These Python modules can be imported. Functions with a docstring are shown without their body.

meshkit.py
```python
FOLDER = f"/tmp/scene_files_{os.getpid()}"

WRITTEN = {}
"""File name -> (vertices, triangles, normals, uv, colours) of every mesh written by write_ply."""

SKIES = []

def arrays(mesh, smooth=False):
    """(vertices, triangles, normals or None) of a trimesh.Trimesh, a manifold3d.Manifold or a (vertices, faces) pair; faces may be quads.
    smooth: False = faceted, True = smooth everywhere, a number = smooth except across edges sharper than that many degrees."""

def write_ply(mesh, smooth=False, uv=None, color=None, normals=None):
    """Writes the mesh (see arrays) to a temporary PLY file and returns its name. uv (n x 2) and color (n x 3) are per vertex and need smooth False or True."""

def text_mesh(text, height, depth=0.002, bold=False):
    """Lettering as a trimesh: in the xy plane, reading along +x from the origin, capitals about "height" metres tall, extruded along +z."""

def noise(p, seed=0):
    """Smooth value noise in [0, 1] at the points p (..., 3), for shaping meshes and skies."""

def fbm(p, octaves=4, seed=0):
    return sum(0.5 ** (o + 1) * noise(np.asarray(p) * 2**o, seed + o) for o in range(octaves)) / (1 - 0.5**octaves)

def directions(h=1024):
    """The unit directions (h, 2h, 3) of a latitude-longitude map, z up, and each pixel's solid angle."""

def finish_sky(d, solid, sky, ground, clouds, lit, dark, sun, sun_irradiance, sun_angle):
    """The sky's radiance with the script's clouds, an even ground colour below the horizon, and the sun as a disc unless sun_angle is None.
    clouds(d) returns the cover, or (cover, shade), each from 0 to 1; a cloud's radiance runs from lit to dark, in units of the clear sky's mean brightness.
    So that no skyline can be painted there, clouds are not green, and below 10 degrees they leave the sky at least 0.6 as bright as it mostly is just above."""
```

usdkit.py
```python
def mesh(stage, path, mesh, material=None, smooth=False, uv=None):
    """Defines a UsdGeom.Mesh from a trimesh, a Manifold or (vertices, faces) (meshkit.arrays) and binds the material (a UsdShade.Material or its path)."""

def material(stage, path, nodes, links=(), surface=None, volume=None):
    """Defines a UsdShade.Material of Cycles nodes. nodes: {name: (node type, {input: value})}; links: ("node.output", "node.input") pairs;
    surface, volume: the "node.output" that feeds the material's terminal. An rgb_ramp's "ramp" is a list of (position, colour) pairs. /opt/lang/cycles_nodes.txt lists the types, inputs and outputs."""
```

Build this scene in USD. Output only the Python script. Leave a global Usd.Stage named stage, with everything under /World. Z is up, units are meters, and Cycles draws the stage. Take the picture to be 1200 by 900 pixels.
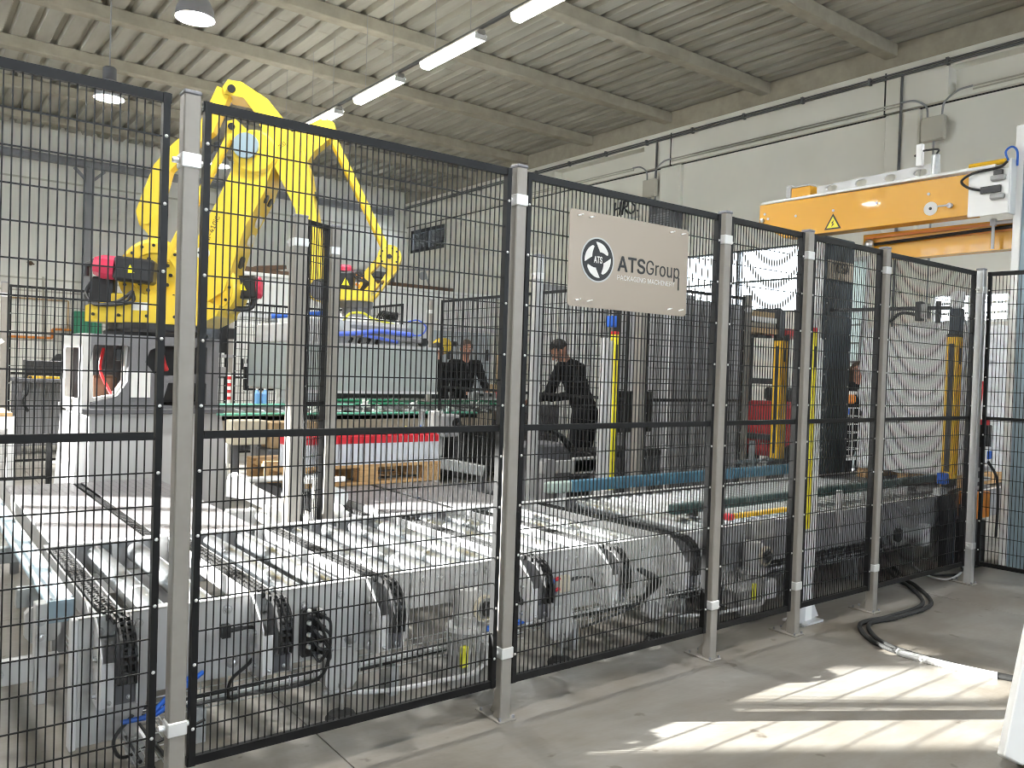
import math, numpy as np, trimesh, manifold3d as m3, usdkit, meshkit
from shapely.geometry import Polygon, Point, box as sbox
from shapely import affinity
from pxr import Usd, UsdGeom, UsdLux, UsdShade, Gf, Sdf

# ------------------------------------------------------------------ camera, sky, sun, exposure
stage = Usd.Stage.CreateInMemory()
UsdGeom.SetStageUpAxis(stage, 'Z'); UsdGeom.SetStageMetersPerUnit(stage, 1.0)
UsdGeom.Xform.Define(stage, '/World'); UsdGeom.Scope.Define(stage, '/World/Looks')
F_PX, YAW, PITCH, ROLL, CAM_Z = 959.18, 52.7129, 1.0523, -1.876, 1.3965
EXPOSURE = 1.2
def camera_axes():
    y, p, r = map(math.radians, (YAW, PITCH, ROLL))
    f = np.array([math.cos(y)*math.cos(p), math.sin(y)*math.cos(p), -math.sin(p)])
    rt = np.array([math.sin(y), -math.cos(y), 0]); dn = np.cross(f, rt)
    c, s = math.cos(r), math.sin(r)
    return c*rt + s*dn, -s*rt + c*dn, f
_r, _d, _f = camera_axes()
cam = UsdGeom.Camera.Define(stage, '/World/camera')
_M = Gf.Matrix4d(*_r, 0, *(-_d), 0, *(-_f), 0, 0, 0, CAM_Z, 1)
cam.AddTransformOp().Set(_M)
cam.CreateHorizontalApertureAttr(36.0); cam.CreateVerticalApertureAttr(27.0)
cam.CreateFocalLengthAttr(F_PX/1200*36.0)
cam.CreateClippingRangeAttr(Gf.Vec2f(0.05, 1000))
cam.CreateExposureAttr(EXPOSURE)

SUN_DIR = np.array([0.848*math.cos(math.radians(20.7)), -0.53*math.cos(math.radians(20.7)), -math.sin(math.radians(20.7))])
SUN_POWER, SKY_POWER, TUBE_POWER, BELL_POWER = 10.5, 3.0, 14.0, 230.0
sun = UsdLux.DistantLight.Define(stage, '/World/sun')
sun.CreateIntensityAttr(SUN_POWER); sun.CreateNormalizeAttr(True); sun.CreateAngleAttr(0.5); sun.CreateColorAttr(Gf.Vec3f(1.0, 0.96, 0.88))
_z = -SUN_DIR/np.linalg.norm(SUN_DIR); _x = np.cross([0, 0, 1], _z); _x /= np.linalg.norm(_x); _y = np.cross(_z, _x)
sun.AddTransformOp().Set(Gf.Matrix4d(*_x, 0, *_y, 0, *_z, 0, 0, 0, 20, 1))
sky = UsdLux.DomeLight.Define(stage, '/World/sky')
sky.CreateIntensityAttr(SKY_POWER); sky.CreateColorAttr(Gf.Vec3f(0.86, 0.93, 1.0))

# ------------------------------------------------------------------ helpers
def V(*a): return np.array(a, float)
_used = {}
def numbered(parent, name):
    k = (parent, name); n = _used.get(k, 0); _used[k] = n+1
    return name if n == 0 else '%s_%03d' % (name, n)
ORG = {}
def tag(p, label=None, cat=None, group=None, kind=None):
    p = p.GetPrim() if hasattr(p, 'GetPrim') else p
    for k, v in (('label', label), ('category', cat), ('group', group), ('kind', kind)):
        if v: p.SetCustomDataByKey(k, v)
    return p
def thing(name, label, cat, loc=(0, 0, 0), group=None, kind=None):
    path = '/World/' + numbered('/World', name)
    x = UsdGeom.Xform.Define(stage, path); x.AddTranslateOp().Set(Gf.Vec3d(*map(float, loc))); x.AddRotateZOp().Set(0.0)
    ORG[path] = np.array(loc, float)
    return tag(x, label, cat, group, kind)
def dup(root, loc, rotz=0.0, label=None, group=None):
    name = root.GetName()
    was = root.GetCustomData()
    path = '/World/' + numbered('/World', name)
    x = UsdGeom.Xform.Define(stage, path); x.AddTranslateOp().Set(Gf.Vec3d(*map(float, loc))); x.AddRotateZOp().Set(float(rotz))
    p = x.GetPrim(); p.GetReferences().AddInternalReference(root.GetPath()); p.SetInstanceable(True)
    tag(p, label or was.get('label'), was.get('category'), group or was.get('group'))
    return p

def rotm(axis, deg):
    return trimesh.transformations.rotation_matrix(math.radians(deg), axis)[:3, :3]
class MB:
    def __init__(s): s.v, s.f, s.n = [], [], 0
    def add(s, v, f):
        v = np.asarray(v, float); f = np.asarray(f, int)
        if f.shape[1] == 4: f = np.vstack([f[:, [0, 1, 2]], f[:, [0, 2, 3]]])
        s.v.append(v); s.f.append(f + s.n); s.n += len(v); return s
    def mesh(s, m, R=None, t=None):
        v, f, _ = meshkit.arrays(m)
        if R is not None: v = v @ np.asarray(R).T
        if t is not None: v = v + np.asarray(t)
        return s.add(v, f)
    def obox(s, c, size, R=None, ch=0.0):
        h = np.array(size, float)/2
        if ch <= 0:
            v = np.array([[x, y, z] for x in (-1, 1) for y in (-1, 1) for z in (-1, 1)])*h
            f = [[0, 1, 3, 2], [4, 6, 7, 5], [0, 4, 5, 1], [2, 3, 7, 6], [0, 2, 6, 4], [1, 5, 7, 3]]
        else:
            ch = min(ch, h.min()*0.95)
            pts = []
            for sx in (-1, 1):
                for sy in (-1, 1):
                    for sz in (-1, 1):
                        b = np.array([sx, sy, sz])*h
                        for k in range(3):
                            q = b - np.array([sx, sy, sz])*ch; q[k] = b[k]; pts.append(q)
            m = trimesh.convex.convex_hull(np.array(pts)); v, f = m.vertices, m.faces
        if R is not None: v = np.asarray(v) @ np.asarray(R).T
        return s.add(np.asarray(v) + np.asarray(c), f)
    def box(s, x0, x1, y0, y1, z0, z1, ch=0.0):
        return s.obox(((x0+x1)/2, (y0+y1)/2, (z0+z1)/2), (abs(x1-x0), abs(y1-y0), abs(z1-z0)), None, ch)
    def beam(s, p, q, w, h, up=(0, 0, 1), ch=0.0, off=(0, 0)):
        p, q = V(*p), V(*q); d = q-p; L = np.linalg.norm(d); d /= L
        up = V(*up)
        if abs(d @ up) > 0.99: up = V(1, 0, 0)
        a = np.cross(up, d); a /= np.linalg.norm(a); b = np.cross(d, a)
        return s.obox((p+q)/2 + a*off[0] + b*off[1], (L, w, h), np.stack([d, a, b], 1), ch)
    def cyl(s, p, q, r, n=16, r2=None, cap=True):
        p, q = V(*p), V(*q); d = q-p; d /= np.linalg.norm(d); r2 = r if r2 is None else r2
        return s.lathe([(0, 0), (0, r), (np.linalg.norm(q-p), r2), (np.linalg.norm(q-p), 0)] if cap else [(0, r), (np.linalg.norm(q-p), r2)], p, d, n)
    def lathe(s, prof, p, d, n=20):
        "profile of (along, radius)"
        p, d = V(*p), V(*d); d /= np.linalg.norm(d)
        u = np.cross(d, V(0, 0, 1) if abs(d[2]) < .9 else V(1, 0, 0)); u /= np.linalg.norm(u); w = np.cross(d, u)
        ang = np.arange(n)*2*np.pi/n; ring = np.cos(ang)[:, None]*u + np.sin(ang)[:, None]*w
        v = np.concatenate([p + d*t + ring*max(r, 1e-5) for t, r in prof])
        f = []
        for i in range(len(prof)-1):
            for j in range(n):
                k = (j+1) % n; f.append([i*n+j, i*n+k, (i+1)*n+k, (i+1)*n+j])
        return s.add(v, f)
    def tube(s, pts, r, n=8, closed=False):
        p = np.asarray(pts, float)
        t = np.gradient(p, axis=0); t /= np.linalg.norm(t, axis=1, keepdims=True)+1e-12
        u = np.cross(t[0], V(0, 0, 1) if abs(t[0][2]) < .9 else V(1, 0, 0)); u /= np.linalg.norm(u); U = []
        for k in range(len(p)):
            u = u - t[k]*(u @ t[k]); u /= np.linalg.norm(u)+1e-12; U.append(u)
        U = np.array(U); W = np.cross(t, U); ang = np.arange(n)*2*np.pi/n
        rr = np.broadcast_to(r, (len(p),))
        v = (p[:, None] + rr[:, None, None]*(np.cos(ang)[None, :, None]*U[:, None] + np.sin(ang)[None, :, None]*W[:, None])).reshape(-1, 3)
        f = [[i*n+j, i*n+(j+1) % n, (i+1)*n+(j+1) % n, (i+1)*n+j] for i in range(len(p)-1) for j in range(n)]
        f = np.array(f); f = np.vstack([f[:, [0, 1, 2]], f[:, [0, 2, 3]]]); caps = []
        for e, o in ((0, 1), (len(p)-1, -1)):
            idx = [e*n+j for j in range(n)][::o*-1]
            caps += [[idx[0], idx[j], idx[j+1]] for j in range(1, n-1)]
        return s.add(v, np.vstack([f, caps]))
    def prism(s, poly, o, u, w, depth):
        "polygon (list of 2D points or shapely) in the plane o+u*x+w*y, extruded by depth along u x w, centred"
        if not hasattr(poly, 'exterior'): poly = Polygon(poly)
        m = trimesh.creation.extrude_polygon(poly, depth, engine='earcut')
        u, w = V(*u), V(*w); k = np.cross(u, w)
        v = m.vertices - [0, 0, depth/2]
        return s.add(v @ np.stack([u, w, k]) + V(*o), m.faces)
    def sph(s, c, r, n=2, scale=(1, 1, 1)):
        m = trimesh.creation.icosphere(n, r); return s.add(m.vertices*np.array(scale) + np.array(c), m.faces)
    def build(s, name, mat, parent=None, smooth=30, label=None, kind=None):
        if kind is None and parent is not None and len(s.v) > 1:      # pieces that do not touch become parts of their own
            lo = np.array([v.min(0) for v in s.v])-.002; hi = np.array([v.max(0) for v in s.v])+.002; n = len(s.v); g = list(range(n))
            def root(i):
                while g[i] != i: i = g[i]
                return i
            for i in range(n):
                for j in range(i):
                    if np.all(lo[i] <= hi[j]) and np.all(lo[j] <= hi[i]): g[root(i)] = root(j)
            rts = sorted({root(i) for i in range(n)})
            if len(rts) > 12: kind = 'stuff'
            elif len(rts) > 1 and len(s.f) == n:
                off = np.cumsum([0]+[len(v) for v in s.v]); out = None
                for r in rts:
                    m = MB()
                    for i in range(n):
                        if root(i) == r: m.add(s.v[i], s.f[i]-off[i])
                    m._one = True; p = m._make(name, mat, parent, smooth, label, kind); out = out or p
                return out
            elif len(rts) > 1: kind = 'stuff'
        return s._make(name, mat, parent, smooth, label, kind)
    def _make(s, name, mat, parent, smooth, label, kind):
        pp = str(parent.GetPath()) if parent is not None else '/World'
        path = pp + '/' + numbered(pp, name)
        root = '/'.join(path.split('/')[:3]); org = ORG.get(root, np.zeros(3))
        v, f = np.concatenate(s.v) - org, np.concatenate(s.f)
        m = usdkit.mesh(stage, path, trimesh.Trimesh(v, f, process=False), M[mat], smooth=smooth)
        return tag(m, label=label, kind=kind)
def smooth_path(pts, n=8):
    "Catmull-Rom through the points"
    p = np.asarray(pts, float); p = np.vstack([2*p[0]-p[1], p, 2*p[-1]-p[-2]]); out = []
    for i in range(1, len(p)-2):
        for t in np.arange(n)/n:
            a, b, c, d = p[i-1:i+3]
            out.append(.5*((2*b)+(c-a)*t+(2*a-5*b+4*c-d)*t*t+(3*b-a-3*c+d)*t**3))
    return np.array(out+[p[-2]])
def rrect(w, h, r, n=6):
    return sbox(-w/2+r, -h/2+r, w/2-r, h/2-r).buffer(r, quad_segs=n)

# ------------------------------------------------------------------ materials
M = {}
def mat(name, col, rough=.5, metal=0.0, var=0.0, scale=6.0, bump=0.0, bscale=40.0, spec=.5, dirt=None, dscale=1.2, coat=0.0, stretch=None, rvar=0.0):
    nodes = {'p': ('principled_bsdf', {'base_color': col, 'roughness': rough, 'metallic': metal, 'specular_ior_level': spec, 'coat_weight': coat})}
    links = []
    if var or bump or dirt or rvar:
        nodes['g'] = ('texture_coordinate', {})
        src = 'g.object'
        if stretch:
            nodes['mp'] = ('mapping', {'scale': stretch}); links.append(('g.object', 'mp.vector')); src = 'mp.vector'
    if var:
        nodes['n'] = ('noise_texture', {'scale': scale, 'detail': 6.0, 'roughness': .6})
        lo = tuple(c*(1-var) for c in col); hi = tuple(min(1, c*(1+var)) for c in col)
        nodes['r'] = ('rgb_ramp', {'ramp': [(.3, lo), (.7, hi)]})
        links += [(src, 'n.vector'), ('n.fac', 'r.fac'), ('r.color', 'p.base_color')]
    if dirt:
        nodes['n2'] = ('noise_texture', {'scale': dscale, 'detail': 8.0, 'roughness': .65})
        nodes['r2'] = ('rgb_ramp', {'ramp': [(.48, (0, 0, 0)), (.68, (1, 1, 1))]})
        nodes['mx'] = ('mix', {'color1': col, 'color2': dirt})
        links += [(src, 'n2.vector'), ('n2.fac', 'r2.fac'), ('r2.color', 'mx.fac')]
        if var: links = [l for l in links if l != ('r.color', 'p.base_color')] + [('r.color', 'mx.color1')]
        links.append(('mx.color', 'p.base_color'))
    if rvar:
        nodes['n4'] = ('noise_texture', {'scale': dscale*3, 'detail': 5.0})
        nodes['mr'] = ('map_range', {'to_min': rough-rvar, 'to_max': rough+rvar, 'from_min': .3, 'from_max': .7})
        links += [(src, 'n4.vector'), ('n4.fac', 'mr.value'), ('mr.result', 'p.roughness')]
    if bump:
        nodes['n3'] = ('noise_texture', {'scale': bscale, 'detail': 4.0})
        nodes['b'] = ('bump', {'strength': bump, 'distance': .01})
        links += [(src, 'n3.vector'), ('n3.fac', 'b.height'), ('b.normal', 'p.normal')]
    M[name] = usdkit.material(stage, '/World/Looks/'+name, nodes, links, surface='p.BSDF')
def glow(name, col, k):
    M[name] = usdkit.material(stage, '/World/Looks/'+name, {'e': ('emission', {'color': col, 'strength': k})}, surface='e.emission')
mat('fence_black', (.006, .006, .0065), .45, spec=.3)
mat('post_grey', (.27, .25, .225), .42, var=.04, scale=30)
mat('post_alu', (.43, .43, .425), .38, .3, var=.04, scale=30)
mat('cap_grey', (.22, .22, .24), .5)
mat('clamp_zinc', (.72, .72, .71), .35, .3)
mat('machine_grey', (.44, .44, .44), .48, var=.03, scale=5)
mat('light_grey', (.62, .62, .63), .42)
mat('dark_grey', (.11, .11, .12), .5)
mat('mid_grey', (.26, .26, .27), .5)
mat('blue_grey_paint', (.022, .036, .05), .45)
mat('pale_blue_paint', (.28, .37, .43), .4)
mat('white_paint', (.88, .88, .87), .4)
mat('steel', (.62, .63, .64), .28, .9, var=.06, scale=14)
mat('roller_steel', (.5, .53, .56), .26, .95, var=.08, scale=9, stretch=(1, 12, 1))
mat('galvanised', (.5, .52, .53), .42, .75, var=.12, scale=18)
mat('tread', (.26, .25, .26), .42, .6, var=.08, scale=20)
mat('chain_black', (.015, .015, .016), .4)
mat('black_plastic', (.012, .012, .013), .4)
mat('rubber', (.018, .018, .018), .75)
mat('robot_yellow', (.76, .55, .05), .33, coat=.2)
mat('robot_black', (.02, .02, .022), .4)
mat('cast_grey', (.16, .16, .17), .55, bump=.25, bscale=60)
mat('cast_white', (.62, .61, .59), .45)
mat('motor_red', (.55, .03, .08), .4)
mat('red_plastic', (.62, .025, .03), .4)
mat('orange_yellow', (.74, .36, .012), .35, coat=.2)
mat('orange', (.75, .25, .02), .4)
mat('curtain_amber', (.8, .47, .01), .35)
mat('yellow', (.88, .76, .02), .38)
mat('pallet_wood', (.5, .31, .14), .75, var=.22, scale=9, stretch=(1, 6, 6), bump=.2)
mat('ply', (.42, .28, .14), .7, var=.2, scale=7)
mat('dark_wood', (.1, .055, .03), .7, var=.3, scale=7)
mat('cardboard', (.4, .28, .16), .85, var=.06)
mat('carton_grey', (.33, .29, .23), .8, var=.06)
mat('bottle_white', (.62, .64, .7), .4)
mat('cap_red', (.62, .02, .035), .4)
mat('belt_green', (.02, .2, .1), .5)
mat('belt_mint', (.12, .42, .3), .5)
mat('hose_blue', (.02, .13, .6), .4)
mat('hose_pale', (.12, .2, .75), .4)
mat('cable_yellow', (.7, .68, .05), .5)
mat('rail_blue', (.08, .22, .33), .42)
mat('rail_teal', (.02, .06, .06), .45)
mat('rail_green_white', (.45, .55, .5), .45)
mat('lens_white', (.8, .8, .78), .3)
mat('brass', (.5, .38, .16), .4, .6)
mat('beige_block', (.55, .5, .4), .5)
mat('sign_plate', (.34, .285, .23), .42, .15, var=.03, scale=60, stretch=(1, 1, 20))
mat('ink_black', (.008, .008, .008), .45)
mat('ink_white', (.72, .71, .69), .45)
mat('ink_pale', (.62, .6, .58), .45)
mat('skin', (.45, .22, .15), .55)
mat('hair_dark', (.015, .011, .009), .6)
mat('hair_brown', (.05, .028, .016), .55)
mat('cloth_black', (.006, .006, .007), .9, spec=.2)
mat('cloth_dark', (.009, .0095, .012), .9, spec=.2)
mat('shoe', (.02, .018, .016), .6)
mat('eye_white', (.7, .68, .65), .3)
mat('lip', (.33, .12, .1), .5)
mat('wall_paint', (.80, .775, .70), .8, var=.03, scale=1.2, bump=.04, bscale=120)
mat('wall_back_paint', (.82, .80, .74), .8, var=.03, scale=1.0)
mat('seam', (.03, .03, .028), .9)
mat('beam_concrete', (.36, .325, .255), .85, var=.12, scale=5)
mat('roof_sheet', (.37, .35, .295), .7, var=.10, scale=2.2, stretch=(3, .5, 1))
mat('conduit', (.30, .30, .30), .5)
mat('conduit_dark', (.11, .11, .11), .5)
mat('box_beige', (.5, .47, .4), .6)
mat('cabin_white', (.72, .72, .7), .6)
mat('cabin_blue', (.42, .46, .5), .35)
mat('screen_black', (.004, .004, .005), .2)
mat('frame_dark', (.04, .045, .05), .5)
mat('tool_red', (.5, .02, .02), .4)
mat('paper', (.75, .75, .73), .8)
mat('bottle_blue', (.2, .4, .75), .25)
glow('tube_glow', (1.0, 1.0, .9), TUBE_POWER)
glow('bell_glow', (1.0, .99, .95), BELL_POWER)
# floor: sealed concrete with mottling, stains and faint joints
M['floor'] = usdkit.material(stage, '/World/Looks/floor', {
    'g': ('geometry', {}),
    'n1': ('noise_texture', {'scale': .7, 'detail': 10.0, 'roughness': .66, 'distortion': .6}),
    'r1': ('rgb_ramp', {'ramp': [(.30, (.145, .125, .10)), (.45, (.205, .19, .168)), (.56, (.235, .225, .208)), (.72, (.31, .305, .295))]}),
    'n2': ('noise_texture', {'scale': 7.5, 'detail': 3.0, 'roughness': .5}),
    'r2': ('rgb_ramp', {'ramp': [(.685, (1, 1, 1)), (.72, (.5, .45, .4))]}),
    'mx': ('mix', {'mix_type': 'multiply', 'fac': .75}),
    'n6': ('noise_texture', {'scale': 2.0, 'detail': 6.0, 'roughness': .7}), 'mp': ('mapping', {'scale': (.35, 1.6, 1), 'rotation': (0, 0, .5)}),
    'r6': ('rgb_ramp', {'ramp': [(.4, (.84, .80, .76)), (.6, (1.06, 1.06, 1.06))]}),
    'mx2': ('mix', {'mix_type': 'multiply', 'fac': .8}),
    'n3': ('noise_texture', {'scale': 60.0, 'detail': 3.0}),
    'mr': ('map_range', {'from_min': .3, 'from_max': .7, 'to_min': .28, 'to_max': .5}),
    'n5': ('noise_texture', {'scale': 1.7, 'detail': 6.0}),
    'b': ('bump', {'strength': .06, 'distance': .01}),
    'p': ('principled_bsdf', {'specular_ior_level': .5})},
    [('g.position', 'n1.vector'), ('n1.fac', 'r1.fac'), ('g.position', 'n2.vector'), ('n2.fac', 'r2.fac'), ('r1.color', 'mx.color1'), ('r2.color', 'mx.color2'),
     ('g.position', 'mp.vector'), ('mp.vector', 'n6.vector'), ('n6.fac', 'r6.fac'), ('mx.color', 'mx2.color1'), ('r6.color', 'mx2.color2'),
     ('mx2.color', 'p.base_color'), ('g.position', 'n3.vector'), ('n3.fac', 'b.height'), ('b.normal', 'p.normal'), ('g.position', 'n5.vector'), ('n5.fac', 'mr.value'), ('mr.result', 'p.roughness')], surface='p.BSDF')
# window pane: thin clear glass
M['pane'] = usdkit.material(stage, '/World/Looks/pane', {'t': ('transparent_bsdf', {'color': (.93, .95, .96)}), 'g': ('glossy_bsdf', {'roughness': .05}), 'f': ('fresnel', {'IOR': 1.45}), 'm': ('mix_closure', {})},
    [('f.fac', 'm.fac'), ('t.BSDF', 'm.closure1'), ('g.BSDF', 'm.closure2')], surface='m.closure')
# milky sheet (plastic skirts of the gripper) and stretch film
M['milky'] = usdkit.material(stage, '/World/Looks/milky', {'d': ('principled_bsdf', {'base_color': (.5, .54, .53), 'roughness': .35}), 't': ('translucent_bsdf', {'color': (.5, .55, .53)}), 'm': ('mix_closure', {'fac': .3})},
    [('d.BSDF', 'm.closure1'), ('t.BSDF', 'm.closure2')], surface='m.closure')
M['film'] = usdkit.material(stage, '/World/Looks/film', {'g': ('texture_coordinate', {}), 'n': ('noise_texture', {'scale': 7.0, 'detail': 6.0, 'distortion': 1.4}), 'b': ('bump', {'strength': .9, 'distance': .06}),
    'd': ('principled_bsdf', {'base_color': (.86, .87, .88), 'roughness': .22, 'coat_weight': .5, 'coat_roughness': .08}), 't': ('translucent_bsdf', {'color': (.85, .85, .85)}), 'm': ('mix_closure', {'fac': .3})},
    [('g.object', 'n.vector'), ('n.fac', 'b.height'), ('b.normal', 'd.normal'), ('d.BSDF', 'm.closure1'), ('t.BSDF', 'm.closure2')], surface='m.closure')

# ------------------------------------------------------------------ the room
XL, XR, YF, YB, ZB, ZD = -6.0, 11.9, -6.5, 20.9, 6.2, 6.39
def struct(name):
    t = thing(name, None, None, kind='structure'); return t
# floor
fl = struct('floor')
MB().box(XL-.3, XR+.3, YF-.3, YB+.3, -.3, -.03).build('sub_base', 'seam', fl, smooth=False)
_fx, _fy = [XL-.3, -2.9, 1.30, 5.5, 9.7, XR+.3], [YF-.3, -1.1, 4.95, 11.0, 17.0, YB+.3]
for xa, xb in zip(_fx[:-1], _fx[1:]):
    for ya, yb in zip(_fy[:-1], _fy[1:]): MB().box(xa+.0025, xb-.0025, ya+.0025, yb-.0025, -.1, 0).build('slab', 'floor', fl, smooth=False)
# ceiling: trapezoidal roof deck on beams
ce = struct('ceiling')
pitch = .327; prof = []
x = XL-.4
while x < XR+.4:
    prof += [(x, ZD), (x+.195, ZD), (x+.228, ZD+.075), (x+.294, ZD+.075)]; x += pitch
prof = np.array(prof)
for k in range(6):     # sheets laid end to end along the hall
    y0, y1 = YF + k*(YB-YF)/6, YF + (k+1)*(YB-YF)/6 + .05
    n = len(prof); dz = .004*(k % 2)
    v = np.vstack([np.c_[prof[:, 0], np.full(n, yy), prof[:, 1]+dz+t] for yy in (y0, y1) for t in (0, .03)])
    f = []
    for i in range(n-1):
        f += [[i, 2*n+i, 2*n+i+1, i+1], [n+i, n+i+1, 3*n+i+1, 3*n+i]]
        f += [[i, i+1, n+i+1, n+i], [2*n+i, 3*n+i, 3*n+i+1, 2*n+i+1]]
    MB().add(v, f).build('roof_sheet', 'roof_sheet', ce, smooth=False)
for k in range(-6, 6):
    y = 8.65 + 2.2*k
    if YF < y < YB: MB().box(XL, XR-.02, y-.1, y+.1, ZB, ZD-.002, ch=.012).build('beam', 'beam_concrete', ce, smooth=False)
MB().box(XR-.1, XR+.3, YF, YB, ZD-.33, ZD+.0, ).build('edge_beam', 'beam_concrete', ce, smooth=False)
MB().box(XL-.4, XR+.4, YF-.4, YB+.4, ZD+.13, ZD+.2).build('roof_insulation', 'roof_sheet', ce, smooth=False)

def wall_with_holes(mb, plane, w0, w1, a0, a1, z0, z1, holes):
    "plane 'x': wall between x=w0 and w1, running a0..a1 along y; holes are (a,b,zl,zh)"
    cuts = sorted({a0, a1, *[h[0] for h in holes], *[h[1] for h in holes]})
    for a, b in zip(cuts[:-1], cuts[1:]):
        hs = sorted([(h[2], h[3]) for h in holes if h[0] <= a+1e-6 and h[1] >= b-1e-6]); z = z0
        for lo, hi in hs + [(z1, z1)]:
            if lo > z+1e-6:
                (mb.box(w0, w1, a, b, z, lo) if plane == 'x' else mb.box(a, b, w0, w1, z, lo))
            z = hi
def window(n, plane, wpos, thick, a0, a1, z0, z1, nm, nt=0, frame='frame_dark', bar=.05, solid_mid=None):
    t = struct('window_%d' % n); fr = MB(); c = wpos
    def bx(a, b, zl, zh, d=thick):
        fr.box(c-d/2, c+d/2, a, b, zl, zh) if plane == 'x' else fr.box(a, b, c-d/2, c+d/2, zl, zh)
    bx(a0, a1, z0, z0+bar); bx(a0, a1, z1-bar, z1); bx(a0, a0+bar, z0, z1); bx(a1-bar, a1, z0, z1)
    for k in range(1, nm):
        a = a0+(a1-a0)*k/nm; bx(a-bar/2, a+bar/2, z0, z1)
    for k in range(1, nt+1):
        z = z0+(z1-z0)*k/(nt+1); bx(a0, a1, z-bar/2, z+bar/2, thick*.8)
    fr.build('window_frame', frame, t, smooth=False)
    for k in range(nm):
        a, b = a0+(a1-a0)*k/nm, a0+(a1-a0)*(k+1)/nm
        p = MB()
        p.box(c-.004, c+.004, a+bar/2, b-bar/2, z0+bar/2, z1-bar/2) if plane == 'x' else p.box(a+bar/2, b-bar/2, c-.004, c+.004, z0+bar/2, z1-bar/2)
        p.build('pane', 'pane', t, smooth=False)
# left wall (out of the frame): the ribbon windows the sun comes through
wl = struct('wall_left'); mb = MB()
LW = [(7.2, 10.05, 3.38, 4.72), (10.75, 13.2, 3.38, 4.72), (14.2, 17.2, 3.38, 4.72)]
wall_with_holes(mb, 'x', XL-.25, XL, YF, YB, 0, ZD+.1, LW)
mb.build('wall_panel', 'wall_paint', wl, smooth=False)
for i, (a, b, lo, hi) in enumerate(LW): window(i+1, 'x', XL-.12, .1, a, b, lo, hi, 5, 0, bar=.07)
# wall behind the camera with its high windows
wf = struct('wall_front'); mb = MB()
FH = [(1.0, 4.0, 2.6, 4.6), (7.0, 10.8, 2.6, 4.6), (-5.2, -2.2, 2.6, 4.6)]
wall_with_holes(mb, 'y', YF-.25, YF, XL, XR, 0, ZD+.1, FH)
mb.build('wall_panel', 'wall_paint', wf, smooth=False)
for i, (a, b, lo, hi) in enumerate(FH): window(i+9, 'y', YF-.12, .1, a, b, lo, hi, 4, 0, bar=.07)
# back wall
wb = struct('wall_back')
MB().box(XL, XR, YB, YB+.25, 0, ZD+.1).build('wall_panel', 'wall_back_paint', wb, smooth=False)
for z in (5.25, 3.05, 2.78): MB().box(XL, XR, YB-.012, YB, z-.02, z+.02).build('panel_joint', 'box_beige', wb, smooth=False)
# grey crane rail and its column in front of the back wall
mb = MB().box(XL, 11.2, YB-.52, YB-.34, 5.58, 5.6).box(XL, 11.2, YB-.52, YB-.34, 5.72, 5.74).box(XL, 11.2, YB-.44, YB-.42, 5.58, 5.74)
mb.build('crane_rail', 'mid_grey', wb, smooth=False)
mb = MB().box(3.42, 3.60, YB-.5, YB-.36, 0, 5.58, ch=.01)
mb.beam((3.2, YB-.43, 5.55), (3.45, YB-.43, 5.3), .06, .06).beam((3.82, YB-.43, 5.55), (3.57, YB-.43, 5.3), .06, .06)
mb.build('rail_column', 'mid_grey', wb, smooth=False)
MB().box(4.0, 4.25, YB-.08, YB, 4.55, 4.8, ch=.01).build('junction_box', 'wall_back_paint', wb)
MB().sph((2.45, YB-.02, 3.38), .05, 1).beam((2.38, YB-.03, 3.4), (2.52, YB-.03, 3.36), .03, .03).build('hook', 'dark_wood', wb)
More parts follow.
